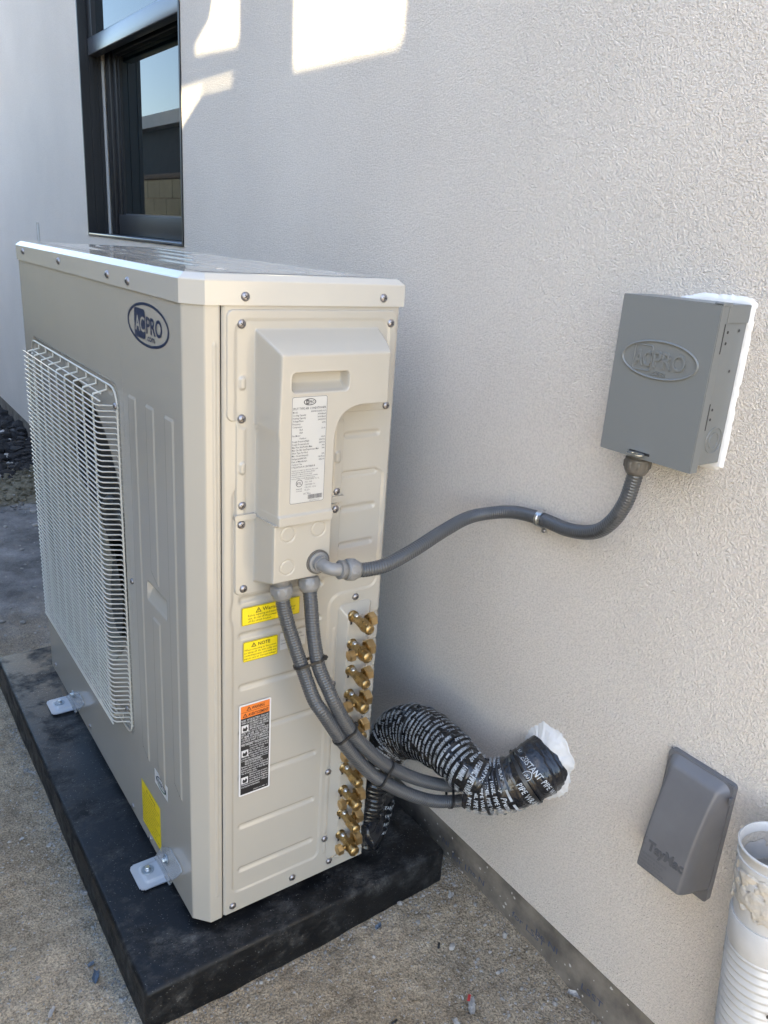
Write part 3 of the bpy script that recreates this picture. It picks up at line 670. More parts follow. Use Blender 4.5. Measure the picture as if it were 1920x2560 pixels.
# --- valve cover
def vc_h(u, v):
    tl = (u-.2675)/.0135; tr = (.3385-u)/.015; tt = (.587-v)/.021; tb = (v-.024)/.020
    t = smin(smin(tl, tr, .16), smin(tt, tb, .16), .16); t = smin(t, 1+0*u, .15)
    e = rr(u, v, .303, .3055, .0355, .2815, .012)
    return np.where(e < 0, np.maximum(.0145*np.clip(t, 0, 1), -.001 + .002*sst(-e, 0, .002)), -.003)
mb = MB(); heightfield(mb, .2655, .3405, .022, .589, .0014, vc_h, FS)
vcov = mb.build('valve_cover', M['enamel'], ac)
# --- brass valves
def valve(x, z, big):
    mb = MB(); y0 = -.0135
    mb.lathe([(.0105, 0), (.0105, .004), (.0086, .0045), (.0086, .010)], (x, y0+.002, z), (0, -1, 0), 0, 20)
    mb.lathe([(.0078, .0), (.0078, .016), (.0086, .018), (.0086, .03)], (x, y0-.006, z), (0, -1, -.05), 0, 20)
    v = mb.build('service_valve', M['brass'], ac)
    o = MB(); o.lathe([(.0046, 0), (.0046, .003), (.003, .0045), (0, .005)], (x-.001, y0-.012, z+.0050), (-.25, -.15, 1), 0, 16); o.lathe([(.0054, 0), (.0054, .001)], (x-.001, y0-.012, z+.0048), (-.25, -.15, 1), 1, 16); o.build('plug', [M['steel'], M['black']], v)
    o = MB(); o.box((x+.010, y0+.002, z-.014), (x+.014, y0-.002, z-.004)); o.box((x-.006, y0+.002, z-.015), (x-.002, y0-.0015, z-.008)); o.build('seal', M['black'], v)
    o = MB(); R1 = .0124 if big else .0112
    yb = y0-.030
    o.lathe([(R1*.9, 0), (R1, .0015), (R1, .012)], (x, yb, z-.0015), (0, -1, -.05), 0, hexag=True)
    o.lathe([(R1*.86, 0), (R1*.86, .010), (R1*.78, .0125), (R1*.55, .014), (0, .0142)], (x, yb-.012, z-.0021), (0, -1, -.05), 0, 24)
    o.lathe([(R1*.5, 0), (R1*.5, .0004), (R1*.38, .0004), (R1*.38, -.0002)], (x, yb-.0262, z-.0028), (0, -1, -.05), 0, 16)
    o.build('stem_cap', M['brass'], v)
    # flare arm toward +x
    ya = y0-.026
    o = MB(); o.lathe([(.0062, 0), (.0062, .012), (.0054, .012), (.0054, .016)], (x+.004, ya, z), (1, 0, .03), 0, 16)
    R2 = .0152 if big else .0132
    tw = (z*977) % .5-.25
    o.lathe([(R2*.85, 0), (R2, .002), (R2, .013), (R2*.8, .0155)], (x+.0135, ya, z+.0005), (1, 0, .03+tw*.1), 1, hexag=True, up=(0, -.6+tw, 1))
    o.build('flare_nut', [M['brass'], M['brass_nut']], v)
    if big:
        yb2 = y0-.034; o = MB(); o.lathe([(.0046, 0), (.0040, .014)], (x-.004, yb2, z-.001), (-1, 0, -.04), 0, 16)
        o.lathe([(.0092, 0), (.0102, .0015), (.0102, .0105), (.0085, .012)], (x-.0165, yb2, z-.0018), (-1, 0, -.04), 1, hexag=True, up=(0, -.75, 1))
        o.build('port_cap', [M['brass'], M['brass_nut']], v)
for k, z in enumerate((.5665, .512, .4585, .4085, .350, .302, .2475, .196, .1435, .0905)):
    valve(.2915 - .0002*k, z, k % 2 == 1)
# --- prints on the unit
SS = lambda r, u, h: (r, -h, u)                  # side: right = +x
SF = lambda r, u, h: (-h, -r, u)                 # front: right = -y
def acpro(mb, fr, cu, cv, w, h, hh, ring, ink, paper, thick=.09):
    put_ring(mb, fr, ell(cu, cv, w, h), ell(cu, cv, w*(1-thick), h*(1-thick*w/h*.75)), hh, ring)
    x0 = cu-w*.64; x1 = cu-w*.10
    put_poly(mb, fr, rrpoly(x0, x1, cv-h*.69, cv+h*.67, (x1-x0)*.13), hh, ink)
    put_text(mb, fr, 'AC', x0+w*.05, cv-h*.36, h*.98, hh+.0002, paper, width=w*.47, bold=.015, res=4)
    put_text(mb, fr, 'PRO', cu-w*.05, cv-h*.36, h*1.06, hh, ink, width=w*.74, bold=.022, res=4)
    put_text(mb, fr, '.com', cu-w*.04, cv-h*.70, h*.44, hh, ink, width=w*.38, bold=.012, res=3)
mb = MB(); acpro(mb, SF, -.1645, 1.0525, .093, .0335, .0006, 0, 0, 1, .062)
mb.v = [v + 0 for v in mb.v]; mb.build('brand_print', [M['navy'], M['enamel']], corner)
def sticker(name, fr, r0, r1, u0, u1, hh, mats, fn, parent, rad=.002, label=None):
    mb = MB(); n_ = rrpoly(r0, r1, u0, u1, rad); mb.prism(n_, fr, hh, hh+.0003, 0)
    fn(mb, fr, hh+.0003); o = mb.build(name, mats, parent)
    if label: o['label'] = label
    return o
def rating(mb, fr, h):
    e = .00012; r0, r1 = .1335, .1895; h1 = h+e
    put_ring(mb, fr, rrpoly(.1318, .1912, .8125, .9765, .003), rrpoly(.1324, .1906, .8131, .9759, .0026), h1, 1)
    acpro(mb, fr, .1615, .9685, .0105, .0052, h1, 1, 1, 0, .14)
    put_text(mb, fr, 'SPLIT TYPE AIR CONDITIONER', .1335, .9575, .0048, h1, 1, width=.056, bold=.012, res=1)
    rows = [('Model', 'AWHD(36)ND3GO'), ('Cooling Capacity', '36000Btu/h'), ('Heating Capacity', '36000Btu/h'), ('Voltage/Phase', '208/230V/1'), ('Frequency', '60Hz'), ('Compressor', ''), ('          RLA', '15.6A'), ('          LRA', ''), ('Fan Motor', ''), ('          Outdoor', '0.82A'), ('Design Pressure(High)', '550PSIG'), ('Design Pressure(Low)', '240PSIG'), ('Max Fuse Size/Fusible Max.', '30A'), ('Max Ckt. Bkr Size/Disjoncteur Max.', '30A'), ('(Hacr Type Per Nec)', ''), ('Min. Circuit Ampacity', '22A'), ('Refrigerant(R410A)', '138.75oz'), ('Date of Manufacture', '2022.03'), ('Outdoor Use', ''), ('UTILISATION A L\'EXTERIEUR', '')]
    z = .9525
    for a, b in rows:
        ind = .012 if a.startswith(' ') else 0
        put_text(mb, fr, a.strip(), r0+ind, z, .0040, h1, 1, bold=.010, res=1, sx=.8)
        if b: put_text(mb, fr, b, r1, z+.0004, .0036, h1, 1, align='R', bold=.008, res=1, sx=.85)
        z -= .0044
    for k, t in enumerate(('WARNING: DISCONNECT ALL REMOTE ELECTRIC POWER', 'SUPPLIES BEFORE SERVICING THIS EQUIPMENT.', 'AVERTISSEMENT: COUPER LES SOURCES DE COURANT', 'A DISTANCE AVANT LE DEPANNAGE DE L APPAREIL', 'THIS EQUIPMENT IS CHARGED WITH R410A')):
        put_text(mb, fr, t, r0, z-.0006, .0028, h1, 1, width=.046-.005*(k % 3), res=1); z -= .0032
    put_ring(mb, fr, ell(.1475, .8445, .0058, .0058), ell(.1475, .8445, .0049, .0049), h1, 1)
    put_text(mb, fr, 'ETL', .1475, .8425, .0052, h1, 1, align='C', bold=.02, res=1); put_text(mb, fr, 'Intertek', .1475, .8345, .0032, h1, 1, align='C', bold=.01, res=1); put_text(mb, fr, '3107044', .1475, .8308, .003, h1, 1, align='C', res=1)
    for k, t in enumerate(('CONFORMS TO UL', 'STD. 1995', 'CERTIFIED TO', 'CSA STD. C22.2', 'No.236')): put_text(mb, fr, t, .157, .8485-.0042*k, .0033, h1, 1, sx=.9, res=1)
    put_text(mb, fr, 'AC Pro', .1615, .8255, .0042, h1, 1, align='C', bold=.008, res=1)
    x = .163
    while x < .1885:
        w_ = random.choice((.0003, .0005, .0008)); put_poly(mb, fr, [(x, .8175), (x+w_, .8175), (x+w_, .8245), (x, .8245)], h1, 1); x += w_+random.choice((.0003, .0005))
    put_text(mb, fr, '4522290001140', .166, .8142, .0028, h1, 1, res=1)
sticker('rating_label', SS, .1315, .1915, .8122, .9768, .0598, [M['silver'], M['ink']], rating, cover, .003)
def warn(mb, fr, h):
    h1 = h+.00015; put_ring(mb, fr, rrpoly(.0830, .1890, .5912, .6225, .002), rrpoly(.0836, .1884, .5918, .6219, .0016), h1, 1)
    triangle_sign(mb, fr, .1125, .6105, .0095, h1, 1); put_text(mb, fr, 'Warning', .120, .6115, .0095, h1, 1, res=2, bold=.006); 
    for k, t in enumerate(('Before repairing and maintenance of outdoor', 'unit, do cut off the power supply or switch', 'off the circuit breaker.')): put_text(mb, fr, t, .0935, .6055-.0053*k, .0055, h1, 1, width=(.088, .086, .043)[k], bold=.004, res=1)
sticker('warning_sticker', SS, .0825, .1895, .5907, .6230, .0020-.0022+.0003, [M['yellow'], M['black']], warn, side)
def note(mb, fr, h):
    h1 = h+.00015; put_ring(mb, fr, rrpoly(.0860, .1485, .5236, .5596, .002), rrpoly(.0866, .1479, .5242, .5590, .0016), h1, 1)
    triangle_sign(mb, fr, .1045, .5485, .0085, h1, 1); put_text(mb, fr, 'NOTE', .1125, .5492, .0085, h1, 1, bold=.02)
    for k, t in enumerate(('When connecting to the power,', 'no taking off  the wire collar and', 'contacting power cord with any', 'pipe,in case of  Current leakage!')): put_text(mb, fr, t, .0875, .5430-.0052*k, .0052, h1, 1, width=.059, bold=.004, res=1)
sticker('note_sticker', SS, .0855, .1490, .5231, .5601, .0001, [M['yellow'], M['black']], note, side)
def wsm(mb, fr, h):
    put_text(mb, fr, 'WARNING:', .1955, .5515, .006, h+.00015, 1, align='R', bold=.012); 
    for k, t in enumerate(('Cancer and Reproductive Harm', 'www.P65Warnings.ca.gov')): put_text(mb, fr, t, .1545, .5450-.0062*k, .0048, h+.00015, 1, width=(.046, .040)[k], res=1)
sticker('small_warning_sticker', SS, .1535, .2025, .5285, .5605, .0001, [M['silver'], M['ink']], wsm, side, .001)
def blk(mb, fr, h):
    h1 = h+.0002; h2 = h1+.0002; x0, x1 = .0815, .1360
    put_poly(mb, fr, rrpoly(x0, x1, .2580, .4385, .001), h1, 1); put_poly(mb, fr, [(x0, .4265), (x1, .4265), (x1, .4385), (x0, .4385)], h2, 2)
    put_poly(mb, fr, [(x0, .4146), (x1, .4146), (x1, .4258), (x0, .4258)], h2, 2)
    h3 = h2+.0002
    put_text(mb, fr, 'WARNING', .102, .4290, .0082, h3, 1, width=.024, bold=.02, res=1); put_text(mb, fr, 'AVERTISSEMENT', .0955, .4170, .0082, h3, 1, width=.038, bold=.02, res=1)
    triangle_sign(mb, fr, .0965, .4285, .008, h3, 1); triangle_sign(mb, fr, .0895, .4165, .008, h3, 1)
    rows = [('RISK OF ELECTRIC SHOCK', 0, 1.), ('CAN CAUSE INJURY OR DEATH.', 0, 1.), ('DISCONNECT ALL REMOTE', 1, 1.), ('ELECTRIC POWER SUPPLIES', 1, 1.), ('BEFORE SERVICING.', 1, .8), ('RISQUE  DE  CHOCS  ELECTRIQUES', 0, 1.), ('PEUT  CAUSER  DES  BLESSURES', 0, 1.), ('ET  MEME  ENTRAINER  LA MORT.', 0, 1.), ('COUPER LES SOURCES D\'ALIMENTATION', 0, 1.), ('A DISTANCE  AVANT  LE  DEPANNAGE.', 0, 1.), None, ('FIRE HAZARD / RISQUE DE FEU', 0, 1.), ('Do not use torch to remove', 1, 1.), ('component. Oil may catch', 1, 1.), ('fire. Use tubing cutter.', 1, .8), ('Ne pas utiliser une torche pour', 0, 1.), ('retirer le composant. Huile peut', 0, 1.), ('prendre feu. Utiliser un coupe-tube.', 0, 1.), None, ('EXPLOSION HAZARD', 2, .7), ('RISQUE D\'EXPLOSION', 2, .75), ('System under pressure. Relieve all', 0, 1.), ('pressure and recover refrigerant', 0, 1.), ('before system repair or final disposal', 0, 1.), ('Use all service ports.', 0, .6), ('Systeme sous pression.', 1, 1.), ('Liberer toute pression', 1, 1.), ('et recuperer le refrigerant', 1, 1.), ('avant d\'entreprendre les', 1, 1.), ('travaux d\'entretien. Utiliser', 0, 1.), ('tous les points de maintenance.', 0, .7)]
    z = .4080
    for r_ in rows:
        if r_ is None: put_poly(mb, fr, [(x0+.001, z+.0016), (x1-.001, z+.0016), (x1-.001, z+.0022), (x0+.001, z+.0022)], h2, 0); z -= .0022; continue
        t, ind, wd = r_; a = x0+.0015+(.0155 if ind == 1 else (.007 if ind == 2 else 0)); put_text(mb, fr, t, a, z, .0052, h2, 0, width=(x1-.0015-a)*wd, bold=.008, res=1); z -= .0047
    for zz_ in (.3880, .3375, .2815):
        put_poly(mb, fr, [(x0+.0015, zz_-.001), (x0+.0145, zz_-.001), (x0+.0145, zz_+.0125), (x0+.0015, zz_+.0125)], h2, 0)
        put_poly(mb, fr, [(x0+.005, zz_+.001), (x0+.011, zz_+.0005), (x0+.013, zz_+.005), (x0+.0105, zz_+.0105), (x0+.008, zz_+.006), (x0+.005, zz_+.009), (x0+.0035, zz_+.004)], h3, 1)
    put_text(mb, fr, '330003-101 REV. A', x1-.002, .2610, .0035, h2, 0, align='R', res=1)
sticker('black_warning_label', SS, .0785, .1390, .2550, .4415, .0001, [M['white'], M['black'], M['orange']], blk, side, .003)
def inv(mb, fr, h):
    cu_, cv_ = -.172, .1945
    o_ = [(cu_+.026*math.cos(R(a)), cv_+.0125*math.sin(R(a))) for a in range(40, 215, 12)]; i_ = [(cu_+.0235*math.cos(R(a)), cv_+.0095*math.sin(R(a))) for a in range(40, 215, 12)]
    n_ = len(o_); mb.add([fr(a, b, h+.00015) for a, b in o_+i_], [(k, k+1, n_+k+1, n_+k) for k in range(n_-1)], 1)
    o_ = [(cu_+.026*math.cos(R(a)), cv_+.0125*math.sin(R(a))) for a in range(220, 395, 12)]; i_ = [(cu_+.0235*math.cos(R(a)), cv_+.0095*math.sin(R(a))) for a in range(220, 395, 12)]
    mb.add([fr(a, b, h+.00015) for a, b in o_+i_], [(k, k+1, n_+k+1, n_+k) for k in range(n_-1)], 2)
    put_text(mb, fr, 'INVERTER', cu_-.027, cv_-.005, .013, h+.0003, 1, width=.056, bold=.02)
sticker('inverter_sticker', SF, -.207, -.1385, .1790, .2115, .0004, [M['sticker'], M['navy'], M['green']], inv, corner, .0008)
def yl(mb, fr, h):
    put_ring(mb, fr, rrpoly(-.2905, -.1850, .0262, .1305, .001), rrpoly(-.290, -.1855, .0267, .1300, .001), h+.0001, 1)
    triangle_sign(mb, fr, -.258, .1165, .0085, h+.0001, 1); put_text(mb, fr, 'Warning', -.2475, .1170, .010, h+.0001, 1, bold=.004)
    for k, t in enumerate(('1. To keep the unit working well please read the', 'operation manual carefully before use of the unit', 'and keep clear of the air outlet at all times.', '2. Do not insert fingers or any object into the', 'fan guard while the unit is in operation, moving', 'parts may cause severe injury to people.', '3. Installation must be done by qualified staff', 'according to the national wiring rules and codes.', '4. Disconnect the power before cleaning or any', 'maintenance of the outdoor unit is started.')):
        put_text(mb, fr, t, -.286, .1075-.0081*k, .0068, h+.0001, 1, width=.096-.01*((k*7) % 3), res=1)
sticker('yellow_notice', SF, -.291, -.1845, .0257, .1310, .0004, [M['yellow'], M['ink']], yl, corner, .001)

# ================================================================ MOUNTING BRACKETS
def bracket(yc, label, tab, w=.070):
    b = root('mounting_bracket', (-.02, yc, zp), label, 'bracket', 'translucent brackets holding the unit down')
    y0, y1 = yc-w/2, yc+w/2; n_ = 8
    o = MB(); fr = lambda u, v, h: (u, v, zp+.0065+h)
    hf = lambda u, v: .0035*sst(-rr(u, v, -.014, yc, .026, w/2-.011, .008), 0, .005)
    d = .002
    heightfield(o, -.054, .004, y0, y1, d, lambda u, v: np.where(rr(u, v, -.010, yc, .044, w/2, .012) < 0, hf(u, v), hf(u, v)), fr, 0, keep=lambda u, v: rr(u, v, -.010, yc, .044, w/2, .011) < .0009)
    heightfield(o, -.054, .004, y0, y1, d, lambda u, v: u*0-.0022, fr, 0, keep=lambda u, v: rr(u, v, -.010, yc, .044, w/2, .011) < .0009)
    o.build('foot_plate', M['plate_s'], b)
    o = MB(); o.prism(tab, lambda u, v, h: (-h, u, v), .0015, .0034)
    o.build('upright_tab', M['plate'], b)
    for (x, y, z, ax, sc) in ((-.026, yc+.006, zp+.0100, (0, 0, 1), 1.), (-.0036, tab[0][0]*.42+tab[-2][0]*.58-.012, .038, (-1, 0, 0), .85)):
        o = MB(); o.lathe([(.0125*sc, 0), (.0125*sc, .0012), (.0121*sc, .0016)], (x, y, z), ax, 0, 28); wsh = o.build('washer', M['washer'], b)
        o = MB(); o.lathe([(.0062*sc, 0), (.0062*sc, .001), (.0050*sc, .0014)], (x+ax[0]*.0016, y, z+ax[2]*.0016), ax, 0, 20); o.lathe([(.0052*sc, .001), (.0054*sc, .002), (.0054*sc, .005), (.0046*sc, .006)], (x+ax[0]*.0016, y, z+ax[2]*.0016), ax, 0, hexag=True); o.build('bolt', M['steel'], b)
    return b
bracket(.190, 'milky plastic bracket with a bolt and washer below the yellow notice near the front corner', [(.222, -.018), (.178, .045), (.145, .070), (.134, .077), (.124, .079), (.082, .079), (.073, .077), (.070, .071), (.118, .010), (.138, -.018)], .074)
bracket(.872, 'milky plastic bracket with two bolts on the pad under the fan guard', [(.905, -.018), (.840, .035), (.775, .066), (.765, .070), (.752, .071), (.728, .070), (.722, .066), (.722, .060), (.775, .012), (.815, -.018)], .074)
# rubber feet under the unit
for x, y in ((.05, .12), (.31, .12), (.05, .94), (.31, .94)):
    o = MB(); o.box((x-.025, y-.03, zp), (x+.025, y+.03, -.0005), 0, .003); o.build('rubber_foot', M['black'], ac)

# ================================================================ CONDUITS
def conduit_rad(R0, pitch=.0046):
    return lambda s, th: R0 + .0004*np.cos(2*np.pi*s/pitch + th) 
def connector(mb, o, d, r=.0168, L1=.030, m=0, lobes=8):
    o = Vector(o); d = Vector(d).normalized()
    mb.lathe([(r*.92, -.006), (r*.92, .004), (r*.86, .004), (r*.86, .006), (r*1.0, .006), (r*1.03, .008), (r*1.03, L1*.55), (r*.98, L1*.8), (r*.80, L1), (r*.70, L1)], o, d, m, 32)
    a = Vector((0, 0, 1)) if abs(d.z) < .9 else Vector((1, 0, 0)); e1 = (a-d*a.dot(d)).normalized(); e2 = d.cross(e1)
    for k in range(lobes):
        an = 2*math.pi*k/lobes; c_ = e1*math.cos(an)+e2*math.sin(an); t_ = d.cross(c_)
        P = [o + d*q + c_*(r*.985+hh) + t_*w for q, w, hh in ((.009, -.0032, 0), (.009, .0032, 0), (L1*.72, .0032, 0), (L1*.72, -.0032, 0), (.011, -.0020, .0022), (.011, .0020, .0022), (L1*.66, .0020, .0020), (L1*.66, -.0020, .0020))]
        mb.add([tuple(p) for p in P], [(0, 1, 5, 4), (1, 2, 6, 5), (2, 3, 7, 6), (3, 0, 4, 7), (4, 5, 6, 7)], m, True)
RC = .0117
def drop(name, label, pts, top):
    b = root(name, top, label, 'conduit', 'flexible conduits dropping from the junction cover')
    P = Path(pts, .00085); mb = MB(); P.tube(mb, conduit_rad(RC), 20); mb.build('hose', M['conduit'], b)
    mb = MB(); connector(mb, (top[0], top[1], top[2]), (pts[1][0]-pts[0][0], pts[1][1]-pts[0][1], pts[1][2]-pts[0][2]), m=0); mb.build('connector', M['fitting'], b)
    return P
ptsA = [(.1345, -.037, .665), (.1362, -.040, .6355), (.1436, -.045, .600), (.1524, -.052, .5643), (.1655, -.063, .5150), (.1767, -.080, .469), (.1902, -.092, .4423), (.226, -.100, .380), (.2677, -.108, .3192), (.2982, -.117, .2854), (.349, -.130, .2455), (.4041, -.146, .2155), (.4542, -.158, .203), (.4856, -.165, .2004), (.508, -.170, .204)]
ptsB = [(.1840, -.036, .672), (.1815, -.050, .634), (.182, -.058, .592), (.1835, -.066, .5589), (.1890, -.0725, .5215), (.1993, -.0844, .488), (.2090, -.0940, .4597), (.2360, -.1005, .405), (.2702, -.1065, .3565), (.3058, -.1114, .3157), (.3503, -.1177, .279), (.3937, -.1272, .2516), (.4454, -.1402, .2295), (.490, -.1520, .2225), (.510, -.158, .224)]
PA = drop('flexible_conduit', 'grey flexible conduit from the left connector under the junction cover, lower of the pair', ptsA, (.1340, -.0335, .6745))
PB = drop('flexible_conduit', 'grey flexible conduit from the right connector under the junction cover, upper of the pair', ptsB, (.1840, -.034, .6790))
# whip to the disconnect box
wr = root('flexible_conduit', (.187, -.06, .708), 'grey flexible conduit waving along the wall from the elbow up to the disconnect box', 'conduit')
ptsW = [(.232, -.0935, .700), (.252, -.098, .697), (.290, -.103, .7005), (.350, -.097, .714), (.420, -.083, .730), (.485, -.074, .743), (.528, -.090, .751), (.548, -.128, .7610), (.553, -.185, .7665), (.547, -.250, .7705), (.5415, -.306, .787), (.5385, -.338, .815), (.5382, -.357, .853), (.5382, -.3640, .889), (.5382, -.3655, .903)]
PW = Path(ptsW, .00085); mb = MB(); PW.tube(mb, conduit_rad(RC), 20); hose = mb.build('hose', M['conduit'], wr)
mb = MB(); connector(mb, (.5382, -.3660, .930), (0, .02, -1), r=.0178, L1=.030, m=0); mb.build('connector', M['fitting_d'], wr)
# print on the hose
mb = MB(); g, f = glyphs('LIQUID-TIGHT FLEXIBLE CONDUIT', .006, 1); s0 = PW.L-.165
# angle facing the camera at this stretch
def face_angle(P, s, tgt):
    c_ = P.at(s); v = np.array(tgt)-c_; return math.atan2(v.dot(P.at(s, P.B)), v.dot(P.at(s, P.N)))
th0 = face_angle(PW, PW.L-.09, (-.42, -1.05, 1.2)); u = g[:, 0]*.0062; v = (g[:, 1]-.3)*.0062
mb.add(PW.map(s0+u*.95, th0 + v/RC, np.full(len(u), RC+.0005)), f); mb.build('lettering', M['black'], hose)
# elbow
el = MB(); el.lathe([(.0175, -.002), (.0175, .0035), (.0160, .0045), (.0125, .0045), (.0125, .012)], (.187, -.0590, .708), (0, -1, 0), 0, 32); fl = MB(); fl.lathe([(.0205, 0), (.0205, .0022)], (.187, -.0575, .708), (0, -1, 0), 0, 36)
fl.build('gasket', M['fitting_d'], wr)
Pe = Path([(.187, -.0590, .708), (.187, -.070, .7078), (.189, -.082, .707), (.196, -.0905, .7055), (.206, -.093, .704), (.214, -.0935, .7028)], .001)
Pe.tube(el, .0104, 24); el.build('elbow', M['fitting'], wr, 40)
mb = MB(); connector(mb, (.2115, -.0935, .7032), (.020, -.001, -.0032), r=.0165, L1=.030); mb.build('connector', M['fitting'], wr)
# strap
st = root('pipe_strap', (W, -.182, .765), 'shiny galvanised strap pinning the grey conduit to the stucco', 'strap')
s_ = PW.s[np.argmin(np.linalg.norm(PW.P - np.array((.553, -.185, .7665)), axis=1))]
c_ = PW.at(s_); t_ = PW.at(s_, PW.T); a_ = np.array([-1., 0, 0]); a_ -= t_*a_.dot(t_); a_ /= np.linalg.norm(a_); b_ = np.cross(t_, a_)
if b_[2] < 0: b_ = -b_
mb = MB(); V_ = []
prof = [(b_*(RC+.0016)*math.sin(R(q)) + a_*(RC+.0016)*math.cos(R(q))) for q in range(-95, 185, 12)]
prof = prof[::-1][::-1]
prof = [a_*(-RC*.7) + b_*(-RC-.012)*1.0, a_*(-RC*.7) - b_*(RC+.0045)] + [(-b_*(RC+.0016)*math.sin(R(q)) + a_*(RC+.0016)*math.cos(R(q))) for q in range(96, -100, -12)]
w_ = .0062
for k, p_ in enumerate(prof):
    n_ = p_/np.linalg.norm(p_) if k > 1 else a_
    for dd, hh in ((-w_, 0), (w_, 0), (w_, .0012), (-w_, .0012)): V_.append(c_+p_+t_*dd+n_*hh)
F_ = [(k*4+i, k*4+(i+1) % 4, (k+1)*4+(i+1) % 4, (k+1)*4+i) for k in range(len(prof)-1) for i in range(4)]
mb.add(V_, F_, 0, True)
wire(mb, [c_+b_*(RC+.001)*math.cos(q)*1. + a_*(RC+.0028)*math.sin(q) for q in np.linspace(.1, 2.9, 12)], .0012, 6)
mb.build('band', M['steel'], st, 40)
mb = MB(); pz = c_ + a_*(-RC*.7) - b_*(RC+.010); mb.lathe([(.0042, 0), (.0040, .0015), (.0025, .0032), (0, .0035)], tuple(pz+a_*.001), tuple(a_), 0, 16); mb.build('screw', M['screw'], st)

# ================================================================ CABLE TIES
def tie(cs, t, r, label, width=.0046, head_dir=None, rad2=None):
    """strap hull around circles cs (centres) in the plane normal to t"""
    cs = [np.array(c, float) for c in cs]; t = np.array(t, float); t /= np.linalg.norm(t); cm = sum(cs)/len(cs)
    a = np.cross(t, [0, 0, 1.]); a /= np.linalg.norm(a); b = np.cross(a, t)
    pts = []
    for k in range(72):
        q = 2*math.pi*k/72; d = a*math.cos(q)+b*math.sin(q)
        best = max(cs, key=lambda c: (c-cm).dot(d)); p = best - t*((best-cm).dot(t)) + d*r; pts.append((p, d))
    mb = MB(); V_ = []
    for p, d in pts:
        for dd, hh in ((-width/2, 0), (width/2, 0), (width/2, .0013), (-width/2, .0013)): V_.append(p+t*dd+d*hh)
    n_ = len(pts); mb.add(V_, [(k*4+i, k*4+(i+1) % 4, ((k+1) % n_)*4+(i+1) % 4, ((k+1) % n_)*4+i) for k in range(n_) for i in range(4)], 0, False)
    hd = np.array(head_dir if head_dir is not None else (0, 0, 1.), float); hd -= t*hd.dot(t); hd /= np.linalg.norm(hd)
    p, d = max(pts, key=lambda q: q[1].dot(hd)); s_ = np.cross(d, t)
    def bx(c, e, f_, g, x, y, z):
        c = np.array(c); mb.add([c+e*i*x+f_*j*y+g*k*z for i in (-1, 1) for j in (-1, 1) for k in (-1, 1)], [(0,1,3,2),(4,6,7,5),(0,4,5,1),(2,3,7,6),(0,2,6,4),(1,5,7,3)], 0)
    bx(p+d*.0022, d, t, s_, .0022, .0034, .0030); bx(p+d*.0042+s_*.001, d, t, s_, .0022, .0017, .0006)
    o = mb.build('cable_tie', M['tie']); o.location = (0, 0, 0); tag(o, label, 'cable tie', 'black cable ties'); return o
def near(P, q): i = np.argmin(np.linalg.norm(P.P-np.array(q), axis=1)); return P.P[i], P.T[i]
for q, hd, lb in (((.156, -.072, .530), (0, 0, 1), 'topmost black cable tie, where the two drooping conduits first meet'),
                  ((.215, -.114, .388), (1, 0, .6), 'black cable tie across both conduits beside the middle brass valves'),
                  ((.300, -.133, .288), (1, 0, 1), 'black cable tie across both conduits in front of the valve column foot'),
                  ((.440, -.160, .209), (0, 0, 1), 'black cable tie across both conduits just left of the printed wrap'),
                  ((.480, -.165, .201), (0, 0, 1), 'black cable tie at the very edge of the printed wrap')):
    pa, ta = near(PA, q); i = np.argmin(np.abs((PB.P-pa)@ta)+np.linalg.norm(PB.P-pa, axis=1)*.2); pb = PB.P[i]
    tie([pa, pb], ta, RC+.0009, lb, head_dir=hd)

# ================================================================ WRAPPED PIPE BUNDLE
bd = root('pipe_bundle', (.46, 0, zp), 'pipe bundle in black printed tape arching from behind the unit into the wall', 'pipe bundle')
def bump_rad(base, pitch, amp, seed):
    def f(s, th):
        k = s/pitch + th/(2*np.pi); fr_ = k-np.floor(k)
        return base(s) + amp*(fr_-.5) *(.4+1.2*vnoise(s, np.cos(th)*.06, 30, seed+3)) + .0050*(vnoise(s*1., np.cos(th)*.05+np.sin(th)*.03, 45, seed)-.5) + .0030*(vnoise(s, np.sin(th)*.06, 90, seed+7)-.5) + .0026*np.sin(2*th+s*24+seed)
    return f
ptsK = [(.372, .018, .030), (.380, .024, .085), (.394, .030, .140), (.420, .038, .192), (.444, .028, .236), (.458, -.010, .268), (.460, -.066, .282), (.458, -.125, .288), (.460, -.178, .280), (.475, -.205, .270)]
PK = Path(ptsK, .0016); LK = PK.L
baseK = lambda s: np.interp(s/LK, [0, .2, .38, .5, .62, .8, 1.], [.030, .033, .046, .053, .050, .042, .037])
mb = MB(); PK.tube(mb, bump_rad(baseK, .0088, .0016, 3), 48); sl1 = mb.build('lineset', M['wrap'], bd)
ptsE = [(.458, -.172, .252), (.480, -.196, .252), (.505, -.222, .263), (.532, -.245, .284), (.558, -.258, .305), (.585, -.264, .318)]
PE = Path(ptsE, .0016); baseE = lambda s: np.interp(s/PE.L, [0, .15, .5, .8, 1.], [.043, .046, .047, .049, .047])
mb = MB(); PE.tube(mb, bump_rad(baseE, .013, .0022, 5), 56); sl2 = mb.build('wrap_sleeve', M['foil'], bd)
